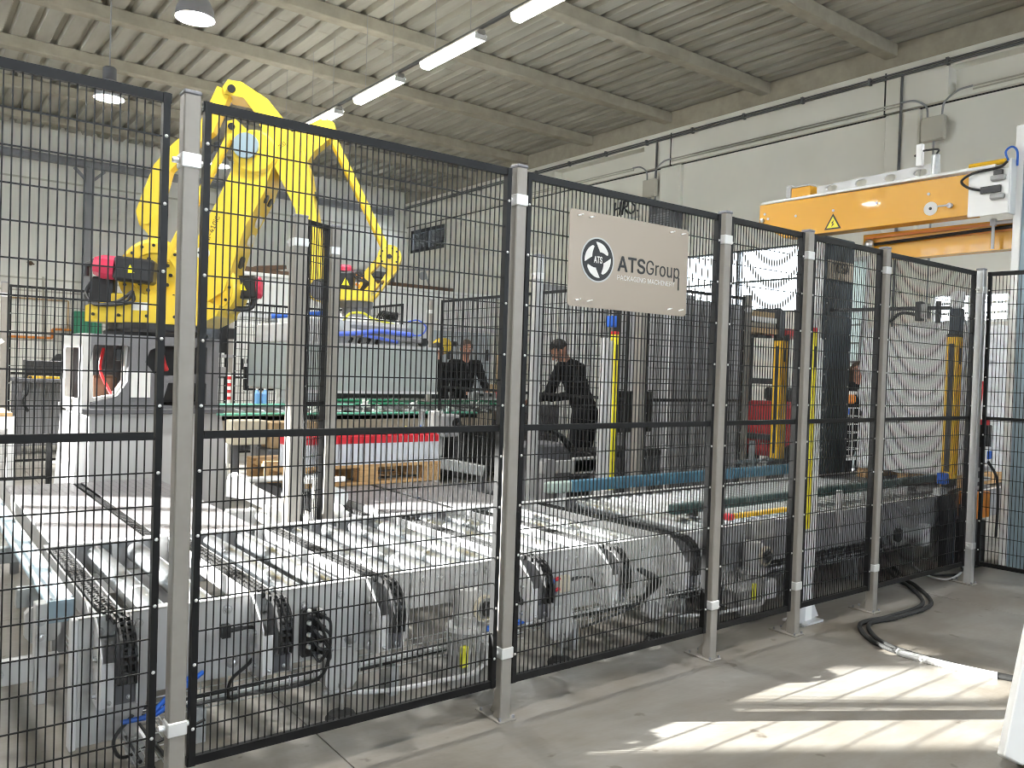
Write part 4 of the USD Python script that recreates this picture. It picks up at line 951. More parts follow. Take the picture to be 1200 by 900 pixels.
# wrist
br = Polygon([(1.82, 2.28), (1.82, 2.18), (1.60, 1.88), (1.26, 1.88), (1.16, 1.92), (1.18, 2.02), (1.50, 2.0), (1.54, 2.13), (1.70, 2.33), (1.77, 2.34)])
br = br.difference(Polygon([(1.61, 2.13), (1.675, 2.20), (1.72, 2.16), (1.66, 2.06)]).buffer(.012)).difference(Polygon([(1.62, 1.96), (1.70, 2.07), (1.68, 2.02)]).buffer(.01))
MB().prism(br, P0+NV*-.13, AV, (0, 0, 1), .12).build('wrist_bracket', 'robot_yellow', rob, smooth=False)
MB().prism(Polygon([(1.16, 1.89), (1.62, 1.89), (1.62, 1.97), (1.16, 1.99)]), P0+NV*.02, AV, (0, 0, 1), .30).build('wrist_body', 'robot_yellow', rob, smooth=False)
w = MB().lathe([(0, 0), (0, .095), (.14, .095), (.14, 0)], RP(1.745, 2.27, -.2), NV, 24).build('wrist_joint', 'robot_yellow', rob)
mb = MB()
for k in range(10):
    a = k*math.pi/5; mb.cyl(RP(1.745+.07*math.cos(a), 2.27+.07*math.sin(a), -.065), RP(1.745+.07*math.cos(a), 2.27+.07*math.sin(a), -.055), .008, 6)
mb.cyl(RP(1.745, 2.27, -.065), RP(1.745, 2.27, -.05), .02, 10); mb.build('joint_bolts', 'robot_black', w)
m = MB().obox(RP(1.40, 2.05, .02), (.16, .15, .15), np.stack([AV, NV, V(0, 0, 1)], 1), .02).build('wrist_motor', 'robot_black', rob)
MB().lathe([(0, 0), (0, .07), (.03, .068), (.05, .05), (.05, 0)], RP(1.40, 2.125, .02), (0, 0, 1), 10).build('motor_cap', 'motor_red', m, smooth=False)
MB().prism([(-.03, -.03), (.03, -.03), (0, .035)], RP(1.42, 2.04, .097), AV, (0, 0, 1), .002).build('warning_triangle', 'yellow', m)
mb = MB()
for k in range(4): mb.tube(smooth_path([RP(1.47, 2.08+.01*k, .05), RP(1.52, 2.12-.02*k, .07), RP(1.56+.01*k, 2.04, .05), RP(1.53, 1.97, .04)]), .012, 6)
mb.build('wrist_cables', 'robot_black', rob)
MB().cyl(RP(1.50, 2.10, .06), RP(1.545, 2.07, .06), .018, 8).cyl(RP(1.50, 2.03, .08), RP(1.53, 2.0, .08), .012, 8).build('orange_plug', 'orange', rob)
MB().lathe([(0, 0), (0, .13), (.05, .13), (.06, .11), (.1, .11), (.1, 0)], RP(1.50, 1.89, .0), (0, 0, -1), 32).build('tool_flange', 'dark_grey', rob)
# ------------------------------------------------------------------ layer gripper hanging from the robot wrist
t = thing('layer_gripper', 'grey box shaped layer gripper with milky side skirts and blue hoses above the pallet', 'gripper', (2.8, 5.7, 1.2))
gx0, gx1, gy0, gy1 = 2.16, 3.30, 5.30, 6.10
MB().box(gx0, gx1, gy0, gy0+.012, 1.205, 1.53).build('front_skirt', 'milky', t, smooth=False)
MB().box(gx0, gx1, gy1-.012, gy1, 1.205, 1.53).build('rear_skirt', 'milky', t, smooth=False)
MB().prism([(gy0, 1.205), (gy1, 1.205), (gy1, 1.53), (gy0+.03, 1.53), (gy0, 1.49)], (gx1+.01, 0, 0), (0, 1, 0), (0, 0, 1), .02).build('end_skirt', 'milky', t, smooth=False)
MB().box(gx0-.012, gx0, gy0, gy1, 1.205, 1.53).build('end_skirt', 'milky', t, smooth=False)
mb = MB()
for z in (1.195, 1.53): mb.beam((gx0, gy0-.004, z), (gx1+.02, gy0-.004, z), .02, .018).beam((gx0, gy1, z), (gx1, gy1, z), .02, .018).beam((gx1+.01, gy0, z), (gx1+.01, gy1, z), .02, .018)
mb.build('skirt_edge', 'light_grey', t, smooth=False)
MB().prism([(gx0+.02, 1.53), (gx1-.04, 1.53), (gx1-.07, 1.66), (gx1-.10, 1.70), (gx0+.02, 1.70)], (0, gy0+.05, 0), (1, 0, 0), (0, 0, 1), .02).build('upper_panel', 'light_grey', t, smooth=False)
MB().box(gx0+.02, gx1-.06, gy0+.06, gy1-.06, 1.53, 1.67, ch=.01).build('gripper_body', 'light_grey', t)
for x in np.arange(gx0+.06, 2.5, .055): MB().box(x, x+.03, gy0+.025, gy0+.04, 1.24, 1.66).build('strip', 'machine_grey', t, smooth=False)
MB().box(2.42, 2.62, gy0+.2, gy1-.2, 1.67, 1.76, ch=.01).box(2.6, 3.05, gy0+.12, gy0+.5, 1.68, 1.735, ch=.012).build('valve_island', 'white_paint', t)
MB().beam((2.45, gy0+.08, 1.665), (3.10, gy0+.02, 1.655), .05, .04, ch=.008).beam((2.45, gy0+.0, 1.62), (3.18, gy0+.0, 1.58), .04, .035, ch=.008).build('clamp_arm', 'mid_grey', t)
MB().lathe([(0, 0), (0, .05), (.03, .05), (.03, .02), (.034, 0)], (2.50, gy0+.06, 1.66), (0, -1, 0), 20).build('pulley', 'galvanised', t)
MB().cyl((3.19, gy0+.05, 1.575), (3.19, gy0-.02, 1.575), .03, 14).cyl((2.44, gy0+.05, 1.65), (2.44, gy0-.0, 1.65), .05, 16).build('buffer', 'black_plastic', t)
MB().lathe([(0, 0), (0, .065), (.006, .065), (.006, 0)], (3.12, gy0+.01, 1.66), (0, -1, 0), 24).build('clear_disc', 'milky', t)
mb = MB()
mb.tube(smooth_path([(2.47, gy0-.02, 1.60), (2.6, gy0-.03, 1.61), (2.78, gy0-.03, 1.635), (2.95, gy0-.02, 1.63), (3.08, gy0-.02, 1.625)]), .017, 10)
mb.build('blue_hose', 'hose_pale', t)
MB().tube(smooth_path([(2.68, gy0-.02, 1.60), (2.82, gy0-.02, 1.585), (2.96, gy0-.01, 1.565)]), .012, 8).build('blue_hose', 'hose_pale', t)
MB().tube(smooth_path([(3.05, gy0, 1.72), (3.13, gy0-.01, 1.735), (3.20, gy0-.01, 1.69), (3.17, gy0, 1.63), (3.08, gy0, 1.62)]), .006, 6).build('blue_hose', 'hose_pale', t)
MB().tube(smooth_path([(2.05, gy0+.1, 1.70), (2.2, gy0+.06, 1.715), (2.38, gy0+.05, 1.74), (2.5, gy0+.08, 1.755)]), .016, 8).build('blue_hose', 'hose_blue', t)
MB().tube(smooth_path([(2.58, gy0+.1, 1.70), (2.62, gy0+.08, 1.755), (2.72, gy0+.08, 1.765), (2.80, gy0+.08, 1.73), (2.95, gy0+.1, 1.705), (3.0, gy0+.12, 1.70)]), .009, 8).build('yellow_cable', 'cable_yellow', t)
mb = MB()
for k in range(9): mb.tube(smooth_path([(2.86+.02*k, gy0+.15, 1.72), (2.87+.015*k, gy0+.1, 1.78-.004*k), (2.93+.012*k, gy0+.12, 1.785), (2.97+.01*k, gy0+.18, 1.72)]), .007, 5)
mb.build('cable_loops', 'black_plastic', t)
MB().lathe([(0, .11), (.14, .11)], RP(1.5, 1.66, 0), (0, 0, 1), 24).build('adapter', 'mid_grey', t)
for k in range(4): MB().cyl((2.60+.07*k, gy0+.03, 1.55), (2.60+.07*k, gy0+.0, 1.575), .012, 8).build('nozzle', 'black_plastic', t)

# ------------------------------------------------------------------ light curtains
def curtain(x, y, z0, z1, label, m, post=None, white=False, cap=None, w=.055):
    t = thing('light_curtain', label, 'light curtain', (x, y, 0))
    MB().mesh(trimesh.creation.extrude_polygon(rrect(w, w, .008, 3), z1-z0), t=(x, y, z0)).build('housing', m, t)
    mb = MB()
    for dx in (-w*.28, 0, w*.28): mb.box(x+dx-.003, x+dx+.003, y-w/2-.003, y-w/2, z0+.03, z1-.03)
    mb.build('housing_rib', m, t, smooth=False)
    MB().box(x-w/2-.002, x-w/2, y-.018, y+.018, z0+.05, z1-.05).build('lens_strip', 'lens_white' if white else 'black_plastic', t, smooth=False)
    MB().box(x-w*.5, x+w*.5, y-w*.5, y+w*.5, z1, z1+.025, ch=.005).build('end_cap', 'black_plastic' if not white else 'red_plastic', t)
    MB().box(x-.012, x+.012, y-w/2-.005, y-w/2-.001, z1-.2, z1-.08).build('label_strip', 'black_plastic', t, smooth=False)
    return t
t = curtain(4.14, 2.66, .55, 1.66, 'yellow light curtain with a broad white screen standing right behind the front fence', 'yellow', white=True, w=.05)
MB().box(4.175, 4.245, 2.655, 2.70, .012, 1.63, ch=.004).build('white_column', 'white_paint', t)
for k in range(3): MB().box(4.18+.024*k, 4.19+.024*k, 2.648, 2.655, .3, 1.62).build('column_rib', 'lens_white', t, smooth=False)
MB().box(4.11, 4.31, 2.62, 2.76, 0, .012, ch=.002).prism([(0, 0), (.1, 0), (0, .16)], (4.245, 2.68, .012), (1, 0, 0), (0, 0, 1), .006).build('foot_plate', 'light_grey', t)
MB().box(4.115, 4.165, 2.65, 2.69, .012, .55).build('lower_post', 'light_grey', t)
t = curtain(4.64, 4.75, .45, 1.70, 'thin yellow light curtain between a white strip and a black post beyond the rollers', 'yellow', white=True, w=.05)
MB().box(4.53, 4.61, 4.76, 4.80, .0, 1.67, ch=.004).build('white_column', 'light_grey', t)
MB().box(4.67, 4.72, 4.76, 4.81, .0, 1.92, ch=.004).build('black_post', 'black_plastic', t); MB().box(4.60, 4.67, 4.75, 4.82, 1.76, 1.85, ch=.008).build('blue_switch', 'hose_blue', t)
MB().box(4.55, 4.66, 4.72, 4.84, .0, .45, ch=.004).build('lower_post', 'light_grey', t)
t = curtain(6.30, 2.86, .69, 1.74, 'amber light curtain on a black post right of the wrapped pallet', 'curtain_amber', w=.085)
MB().box(6.36, 6.43, 2.86, 2.93, 0, 1.96, ch=.004).build('black_post', 'blue_grey_paint', t)
MB().lathe([(0, .02), (0.02, .045), (.06, .045), (.07, .05), (.13, .05), (.14, 0)], (6.41, 2.9, 1.955), (0, 0, 1), 16).build('signal_cap', 'white_paint', t)
MB().box(6.26, 6.36, 2.84, 2.9, 0, .69, ch=.004).build('lower_post', 'black_plastic', t)
MB().tube(smooth_path([(6.43, 2.86, 1.9), (6.47, 2.84, 1.75), (6.44, 2.84, 1.4), (6.46, 2.83, .9), (6.44, 2.82, .3), (6.4, 2.8, .05)]), .008, 6).build('white_lead', 'light_grey', t)
MB().cyl((6.2, 2.84, .6), (6.36, 2.84, .62), .012, 8).box(6.10, 6.2, 2.82, 2.88, .57, .63, ch=.006).build('sensor_clamp', 'steel', t)
MB().box(6.10, 6.17, 2.80, 2.86, .66, .74, ch=.006).build('blue_sensor', 'hose_blue', t)
t = curtain(6.83, 4.72, .62, 1.75, 'amber light curtain in the gap between two front fence posts, far side of the rollers', 'curtain_amber', w=.10)
MB().box(6.92, 7.0, 4.74, 4.82, 0, 1.8, ch=.004).build('black_post', 'black_plastic', t); MB().box(6.78, 6.88, 4.69, 4.8, 0, .62, ch=.004).build('lower_post', 'black_plastic', t)
MB().box(6.2, 6.75, 4.7, 4.73, .60, .625).box(6.42, 6.46, 4.69, 4.74, .5, .8, ch=.004).build('sensor_bar', 'steel', t)

# ------------------------------------------------------------------ stretch wrapper: column, beams, side column
t = thing('wrapper_column', 'dark blue grey column with a TOSA plate between the white curtain and the woman', 'column', (7.05, 4.3, 0))
MB().box(6.64, 7.12, 4.16, 4.42, .0, 2.68, ch=.01).build('column', 'blue_grey_paint', t)
MB().box(6.50, 6.56, 4.17, 4.23, .0, 2.66, ch=.004).box(6.585, 6.635, 4.17, 4.28, .0, 2.66).build('guide_profile', 'white_paint', t, smooth=False)
MB().box(6.68, 7.08, 4.152, 4.16, 2.30, 2.47).build('plate', 'carton_grey', t, smooth=False)
def text_y(s, x0, x1, y, z, h, m, name, par, bold=True):
    tm = meshkit.text_mesh(s, h, .002, bold); v = tm.vertices.copy(); k = (x1-x0)/(v[:, 0].max()-v[:, 0].min())
    MB().add(np.c_[x0+(v[:, 0]-v[:, 0].min())*k, y-v[:, 2], z+v[:, 1]], tm.faces[:, ::-1]).build(name, m, par, smooth=False)
text_y('TOSA', 6.74, 7.02, 4.151, 2.365, .085, 'ink_black', 'letters', t)
mb = MB()
for z in np.arange(.8, 2.2, .16): mb.cyl((6.69, 4.16, z), (6.69, 4.152, z), .008, 6).cyl((7.07, 4.16, z+.05), (7.07, 4.152, z+.05), .008, 6)
mb.build('bolts', 'light_grey', t, kind='stuff')
t = thing('wrapper_beam', 'long amber yellow beam of the wrapping machine with a white end plate and warning triangle', 'machine beam', (6.75, 3.8, 2.7))
bx = 6.75
prof = Polygon([(2.95, 2.71), (4.62, 2.71), (4.90, 2.87), (4.90, 3.05), (2.95, 3.03)])
MB().prism(prof, (bx, 0, 0), (0, 1, 0), (0, 0, 1), .16).build('beam', 'orange_yellow', t, smooth=False)
MB().box(bx-.085, bx+.09, 2.78, 4.88, 3.052, 3.075, ch=.004).build('top_strip', 'white_paint', t)
MB().box(bx-.09, bx-.075, 2.68, 2.97, 2.69, 3.03, ch=.002).box(bx-.08, bx+.1, 2.67, 2.69, 2.69, 3.1, ch=.002).build('end_plate', 'white_paint', t)
MB().prism([(-.07, -.05), (.07, -.05), (0, .07)], (bx-.0825, 4.12, 2.79), (0, -1, 0), (0, 0, 1), .003).build('warning_triangle', 'yellow', t)
o = Polygon([(-.07, -.05), (.07, -.05), (0, .07)]); MB().prism(o.buffer(.006, join_style=2).difference(o.buffer(-.006)), (bx-.083, 4.12, 2.79), (0, -1, 0), (0, 0, 1), .004).build('triangle_edge', 'ink_black', t)
MB().prism([(-.012, -.03), (.014, -.005), (0, 0), (.012, .03), (-.014, .005), (0, 0)], (bx-.084, 4.12, 2.785), (0, -1, 0), (0, 0, 1), .004).build('triangle_sign', 'ink_black', t)
MB().lathe([(0, 0), (0, .055), (.004, .055), (.004, 0)], (bx-.08, 3.26, 2.80), (-1, 0, 0), 24).build('round_label', 'paper', t)
MB().lathe([(0, 0), (0, .012), (.006, .012), (.006, 0)], (bx-.083, 3.26, 2.80), (-1, 0, 0), 12).build('label_mark', 'ink_black', t)
mb = MB()
for y, z in ((4.84, 2.96), (4.80, 2.91), (4.5, 2.9), (4.12, 2.9), (3.72, 2.91), (3.28, 2.92)): mb.cyl((bx-.08, y, z), (bx-.087, y, z), .012, 8)
mb.build('bolts', 'light_grey', t, kind='stuff')
MB().lathe([(0, 0), (0, .022), (.02, .022), (.03, 0)], (bx-.08, 4.86, 2.90), (-1, 0, 0), 14).build('end_bolt', 'steel', t)
tp = Polygon([(3.25, 3.076), (4.35, 3.076), (4.35, 3.16), (3.25, 3.19)])
for y in (4.2, 3.92, 3.66, 3.40): tp = tp.difference(affinity.scale(Point(y, 3.13).buffer(.03), 1.9, 1))
MB().prism(tp, (bx+.02, 0, 0), (0, 1, 0), (0, 0, 1), .02).build('perforated_plate', 'light_grey', t, smooth=False)
MB().box(bx-.05, bx+.06, 4.38, 4.58, 3.08, 3.17, ch=.004).build('cover_box', 'orange_yellow', t); MB().box(bx-.06, bx+.07, 4.58, 4.63, 3.076, 3.20, ch=.004).box(bx-.06, bx+.07, 4.4, 4.6, 3.17, 3.185).build('cover_bracket', 'machine_grey', t)
MB().box(bx-.02, bx+.02, 3.38, 3.43, 3.18, 3.36, ch=.003).build('sensor_plate', 'white_paint', t); MB().cyl((bx-.03, 3.26, 3.08), (bx-.03, 3.26, 3.24), .032, 14).build('cylinder', 'galvanised', t)
MB().tube(smooth_path([(bx-.03, 3.26, 3.24), (bx-.03, 3.24, 3.28), (bx, 3.32, 3.3), (bx, 3.4, 3.3), (bx, 3.45, 3.27)]), .008, 6).build('sensor_lead', 'black_plastic', t)
MB().cyl((bx-.06, 2.72, 3.09), (bx-.06, 2.98, 3.09), .02, 10).build('yellow_roller', 'curtain_amber', t)
MB().obox((bx-.10, 2.80, 2.88), (.04, .14, .05)).obox((bx-.10, 2.75, 3.0), (.04, .06, .04)).build('connector_block', 'black_plastic', t)
for z in (2.96, 2.82): MB().box(bx-.13, bx-.09, 2.70, 2.80, z-.02, z+.02, ch=.008).build('solenoid', 'machine_grey', t)
MB().tube(smooth_path([(bx-.11, 2.86, 2.88), (bx-.14, 2.95, 2.91), (bx-.14, 3.0, 2.97), (bx-.12, 2.92, 3.02), (bx-.1, 2.75, 3.04), (bx-.08, 2.7, 3.08)]), .01, 7).build('cable_loop', 'black_plastic', t)
MB().tube(smooth_path([(bx-.02, 2.72, 3.1), (bx-.02, 2.74, 3.17), (bx-.02, 2.70, 3.2), (bx-.02, 2.66, 3.16), (bx-.02, 2.655, 3.05)]), .008, 7).build('blue_lead', 'hose_blue', t)
MB().cyl((bx-.09, 3.1, 2.80), (bx-.12, 3.1, 2.80), .02, 10).cyl((bx-.12, 3.1, 2.80), (bx-.13, 3.18, 2.80), .008, 6).build('limit_switch', 'light_grey', t)
t = thing('wrapper_beam', 'lower orange beam with a black rod hanging under the amber beam', 'machine beam', (6.98, 3.3, 2.45))
MB().prism([(2.70, 2.46), (3.70, 2.46), (3.98, 2.57), (3.98, 2.70), (2.70, 2.69)], (7.0, 0, 0), (0, 1, 0), (0, 0, 1), .12).build('beam', 'orange_yellow', t, smooth=False)
MB().box(6.92, 6.94, 2.7, 3.95, 2.655, 2.675).box(6.92, 6.94, 2.7, 3.9, 2.60, 2.615).build('beam_fold', 'orange', t, smooth=False)
MB().tube([(6.91, 2.7, 2.63), (6.91, 3.88, 2.60)], .014, 8).build('rod', 'black_plastic', t); MB().sph((6.90, 3.9, 2.60), .045, 2).build('rod_end', 'steel', t)
MB().cyl((6.86, 2.86, 2.68), (6.86, 2.86, 2.46), .013, 8).cyl((6.86, 2.70, 2.66), (6.86, 2.87, 2.66), .014, 8).box(6.845, 6.875, 2.84, 2.88, 2.64, 2.69).build('hanging_bar', 'light_grey', t)
t = thing('side_column', 'tall pale blue steel column with a white edge at the right border of the picture', 'column', (6.95, 2.35, 0))
MB().box(6.78, 7.18, 2.05, 2.64, .0, 3.36, ch=.006).build('column', 'pale_blue_paint', t)
MB().box(6.765, 6.80, 2.63, 2.685, .0, 3.36, ch=.003).build('edge_profile', 'white_paint', t)
mb = MB()
for z in (.9, 1.35, 1.9): mb.cyl((6.78, 2.45, z), (6.772, 2.45, z), .012, 8)
mb.build('bolts', 'white_paint', t, kind='stuff')
t = thing('control_stand', 'dark stand with red button, blue switch and orange drive beside the corner post', 'control stand', (6.6, 2.78, 0))
MB().box(6.52, 6.72, 2.76, 2.9, 0, .36, ch=.01).build('dark_base', 'black_plastic', t)
MB().box(6.5, 6.74, 2.74, 2.88, .38, .58, ch=.012).build('orange_drive', 'orange', t)
for z in (.60, .66, .74): MB().box(6.45, 6.76, 2.76, 2.80, z, z+.025).build('cross_bar', 'machine_grey', t, smooth=False)
MB().box(6.60, 6.64, 2.76, 2.80, .36, 1.06, ch=.003).build('post', 'dark_grey', t)
MB().cyl((6.62, 2.76, 1.09), (6.62, 2.76, 1.13), .035, 14).build('red_button', 'red_plastic', t); MB().box(6.58, 6.66, 2.72, 2.8, .92, 1.09, ch=.006).build('button_box', 'black_plastic', t)
MB().box(6.52, 6.60, 2.70, 2.74, .82, .93, ch=.004).build('switch_box', 'white_paint', t); MB().box(6.535, 6.585, 2.685, 2.70, .84, .90, ch=.004).build('blue_switch', 'hose_blue', t)
MB().tube(smooth_path([(6.56, 2.70, .82), (6.62, 2.66, .7), (6.66, 2.66, .5), (6.65, 2.66, .25)]), .01, 7).build('cable', 'black_plastic', t)
MB().tube([(6.55, 2.78, 1.2), (6.565, 2.77, 1.33), (6.575, 2.765, 1.42)], .012, 7).build('marker_rod', 'red_plastic', t)

# ------------------------------------------------------------------ pallet wrapped in stretch film
t = thing('wrapped_pallet', 'tall pallet load wrapped in crinkled silvery stretch film', 'wrapped load', (7.4, 3.5, .55))
m = m3.Manifold.cube([1.18, .80, 1.24], True).refine_to_length(.035)
v, f, _ = meshkit.arrays(m); v = v.copy()
k = 1-.05*np.clip((v[:, 2]-.45)/.17, 0, 1)**2; v[:, :2] *= k[:, None]
nn = meshkit.fbm(v*np.array([3, 3, 7])+5, 4, 3)-.5; d = v/np.array([.59, .40, .62]); d = d*(np.abs(d) > .93); d /= np.maximum(np.linalg.norm(d, axis=1, keepdims=True), 1e-6)
fold = np.abs(np.sin(v[:, 1]*9+v[:, 0]*5+v[:, 2]*14+6*nn))**6
v += d*(nn*.09+fold*.012)[:, None]; v[:, 2] -= .02*np.sin(v[:, 1]*5)*(v[:, 2] > .55)
MB().add(v+V(7.40, 3.48, 1.26), f).build('film_wrap', 'film', t, smooth=True)
for y in (3.12, 3.48, 3.84): MB().box(6.82, 7.98, y-.045, y+.045, .545, .64, ch=.004).build('pallet_block', 'pallet_wood', t, smooth=False)
mb = MB().beam((6.78, 3.95, 1.86), (7.9, 3.95, 1.86), .03, .03)
tt = thing('film_arm', 'black film roping arm with clamps above the wrapped load', 'machine part', (6.9, 3.4, 1.9))
MB().beam((6.75, 4.2, 2.02), (6.75, 3.05, 2.0), .03, .03).build('arm_bar', 'black_plastic', tt); MB().beam((6.75, 3.35, 1.90), (6.75, 3.35, 2.06), .05, .06, ch=.005).beam((6.75, 3.2, 1.88), (6.75, 3.2, 2.06), .03, .03).build('clamp', 'black_plastic', tt)
MB().tube(smooth_path([(6.75, 3.36, 1.95), (6.74, 3.5, 1.97), (6.74, 3.6, 1.9)]), .014, 7).build('hose', 'black_plastic', tt); MB().box(6.72, 6.78, 3.28, 3.33, 1.92, 2.04, ch=.004).build('clamp_jaw', 'machine_grey', tt)

# ------------------------------------------------------------------ floor hoses and cables, leaning profile
hp = np.array([(5.9, 3.1), (5.63, 2.87), (5.51, 2.73), (5.16, 2.58), (4.7, 2.5), (4.43, 2.46), (4.24, 2.33), (4.15, 2.19), (4.13, 2.05), (4.15, 1.89), (4.18, 1.75), (4.24, 1.58), (4.33, 1.40), (4.5, 1.1)])
hp[3:5, 1] = 2.47, 2.44
for k, (off, lab) in enumerate(((0.0, 'black floor hose curving out from under the fence into the sunlight'), (.045, 'second black floor hose lying along the inner side of the first'))):
    p = smooth_path(np.c_[hp + V(off, -off*.8)*np.linspace(1, .6, len(hp))[:, None], np.full(len(hp), .0135)], 8)
    t = thing('floor_hose', lab, 'hose', (*p[0][:2], 0))
    MB().tube(p, .0125, 10).build('hose', 'rubber', t)
    if k == 0:
        mb = MB(); q = p[62:86]
        for i in range(len(q)-1):
            for s in (0, .5):
                c = q[i]*(1-s)+q[i+1]*s; d = q[i+1]-q[i]; d /= np.linalg.norm(d); mb.cyl(c-d*.006, c+d*.006, .018, 10)
        mb.build('white_spiral_wrap', 'white_paint', t)
t = thing('floor_cable', 'thin white cable looping on the floor under the last front panel', 'cable', (6.1, 2.75, 0))
MB().tube(smooth_path([(6.43, 2.80, .7), (6.42, 2.79, .3), (6.38, 2.76, .03), (6.25, 2.73, .01), (5.99, 2.69, .01), (5.94, 2.77, .01), (6.04, 2.91, .01), (6.29, 3.13, .01), (6.3, 3.2, .05)]), .008, 7).build('cable', 'light_grey', t)
MB().tube(smooth_path([(6.36, 2.80, .5), (6.36, 2.78, .1), (6.30, 2.74, .012), (6.1, 2.76, .012), (5.96, 2.85, .012)]), .008, 7).build('cable', 'black_plastic', t)
t = thing('leaning_profile', 'bright aluminium profile with a wooden strip leaning at the lower right corner', 'profile', (3.2, 1.15, 0))
A, B = V(3.275, 1.228, .03), V(4.21, 1.318, 1.6); UP = (-.6, -.8, 0)
MB().beam(A, B, .085, .04, UP, ch=.004).build('profile', 'white_paint', t)
MB().beam(A, B, .05, .03, UP, off=(-.07, -.01)).build('wood_strip', 'ply', t)
MB().beam(A, B, .01, .05, UP, off=(-.045, 0)).build('groove', 'dark_grey', t)
# ------------------------------------------------------------------ people
def hullm(pts):
    return m3.Manifold.batch_hull([m3.Manifold.sphere(r, 14).translate([float(c) for c in p]) for p, r in pts])
def blend(parts, ln, it=10):
    m = m3.Manifold.batch_boolean(parts, m3.OpType.Add).refine_to_length(ln)
    v, f, _ = meshkit.arrays(m); tm = trimesh.Trimesh(v, f, process=True)
    if it: trimesh.smoothing.filter_taubin(tm, lamb=.5, nu=.53, iterations=it)
    return tm.vertices, tm.faces
def person(label, at, heading, H, lean, head_pitch, head_yaw, armL, armR, hair='short', jacket='cloth_black', trousers='cloth_dark', hairm='hair_dark', step=.0):
    "arms: (elbow, wrist) in the body frame, metres from the shoulder; body frame x forward, y left"
    th = thing('person', label, 'person', (at[0], at[1], 0))
    c, s = math.cos(math.radians(heading)), math.sin(math.radians(heading)); R = np.array([[c, -s, 0], [s, c, 0], [0, 0, 1]])
    W = lambda v: np.asarray(v) @ R.T + V(at[0], at[1], 0)
    ln = math.radians(lean); d = V(math.sin(ln), 0, math.cos(ln)); f = V(math.cos(ln), 0, -math.sin(ln))
    pel = V(-.10*math.sin(ln), 0, .53*H); waist = pel+d*.09*H; chest = pel+d*.20*H; neck = pel+d*.30*H
    sh = {k: pel+d*.275*H+V(0, k*.108*H, 0) for k in (1, -1)}
    hip = {k: pel+V(0, k*.052*H, -.02*H) for k in (1, -1)}
    knee = {k: V(hip[k][0]*.4+.03+k*step, k*.055*H, .285*H) for k in (1, -1)}
    ank = {k: V(-.03+k*step*1.6, k*.058*H, .05*H) for k in (1, -1)}
    hp, hy = math.radians(head_pitch), math.radians(head_yaw)
    hd = V(math.sin(hp)*math.cos(hy), math.sin(hp)*math.sin(hy), math.cos(hp)); hf = V(math.cos(hp)*math.cos(hy), math.cos(hp)*math.sin(hy), -math.sin(hp)); hl = np.cross(hd, hf)
    hc = neck + d*.02*H + hd*.075*H
    Hd = lambda a, b, z: hc + hf*a + hl*b + hd*z      # head frame: forward, left, up
    el, wr, hdn = {}, {}, {}
    for k, arm in ((1, armL), (-1, armR)):
        el[k] = sh[k]+V(*arm[0])*H; wr[k] = sh[k]+V(*arm[1])*H; q = wr[k]-el[k]; hdn[k] = q/np.linalg.norm(q)
    skin = [hullm([(Hd(-.025, 0, .035), .078), (Hd(.03, 0, .04), .068), (Hd(-.02, 0, .01), .075)]), hullm([(Hd(.035, 0, .01), .058), (Hd(.045, 0, -.06), .034), (Hd(.0, 0, -.03), .055)]),
            hullm([(Hd(.06, 0, -.085), .02), (Hd(.03, .03, -.06), .025), (Hd(.03, -.03, -.06), .025)]),
            hullm([(Hd(.093, 0, .022), .010), (Hd(.112, 0, -.022), .013), (Hd(.095, .012, -.026), .009), (Hd(.095, -.012, -.026), .009)]),
            hullm([(hc-hd*.05, .05), (neck-d*.01*H, .058)]), hullm([(neck, .06), (chest, .10)]), hullm([(chest, .10), (waist, .10)]), hullm([(waist, .1), (pel, .11)]), hullm([(Hd(.085, .03, .04), .012), (Hd(.085, -.03, .04), .012)])]
    for k in (1, -1):
        skin += [hullm([(Hd(-.005, k*.078, .02), .012), (Hd(-.012, k*.084, -.01), .012), (Hd(.0, k*.078, -.028), .008)])]
        skin += [hullm([(neck-d*.03*H, .055), (sh[k], .05)]), hullm([(sh[k], .05), (el[k], .04)]), hullm([(el[k], .038), (wr[k], .026)]), hullm([(pel, .1), (hip[k], .085)]), hullm([(hip[k], .085), (knee[k], .055)]), hullm([(knee[k], .05), (ank[k], .035)])]
        q = hdn[k]; u = np.cross(q, V(0, 0, 1)); u /= np.linalg.norm(u)+1e-9; n = np.cross(u, q)
        p0 = wr[k]; skin.append(hullm([(p0, .024), (p0+q*.05+u*.02, .018), (p0+q*.05-u*.02, .018), (p0+q*.085+u*.028, .012), (p0+q*.085-u*.028, .012)]))
        for i, L in enumerate((.068, .078, .073, .058)):
            b = p0+q*.085+u*(.027-.018*i); m1 = b+q*L*.5-n*.008; skin += [hullm([(b-q*.02, .0095), (m1, .009)]), hullm([(m1, .009), (m1+q*L*.42-n*.022, .008)])]
        b = p0+q*.03+u*.026*k; skin += [hullm([(b, .012), (b+q*.035+u*.026*k-n*.01, .01)]), hullm([(b+q*.035+u*.026*k-n*.01, .01), (b+q*.07+u*.022*k-n*.02, .008)])]
    v, f_ = blend(skin, .018, 5)
    body = MB().add(W(v), f_).build('body', 'skin', th, smooth=True)
    for k in (1, -1):
        MB().sph(W(Hd(.090, k*.03, .022)), .011, 1).build('eye', 'eye_white', body); MB().sph(W(Hd(.099, k*.03, .022)), .0055, 1).build('pupil', 'hair_dark', body)
        MB().tube(W(np.array([Hd(.098, k*.016, .044), Hd(.100, k*.03, .048), Hd(.090, k*.044, .043)])), .005, 5).build('eyebrow', hairm, body)
    MB().tube(W(np.array([Hd(.088, -.022, -.055), Hd(.097, 0, -.053), Hd(.088, .022, -.055)])), .006, 6).build('mouth', 'lip', body)
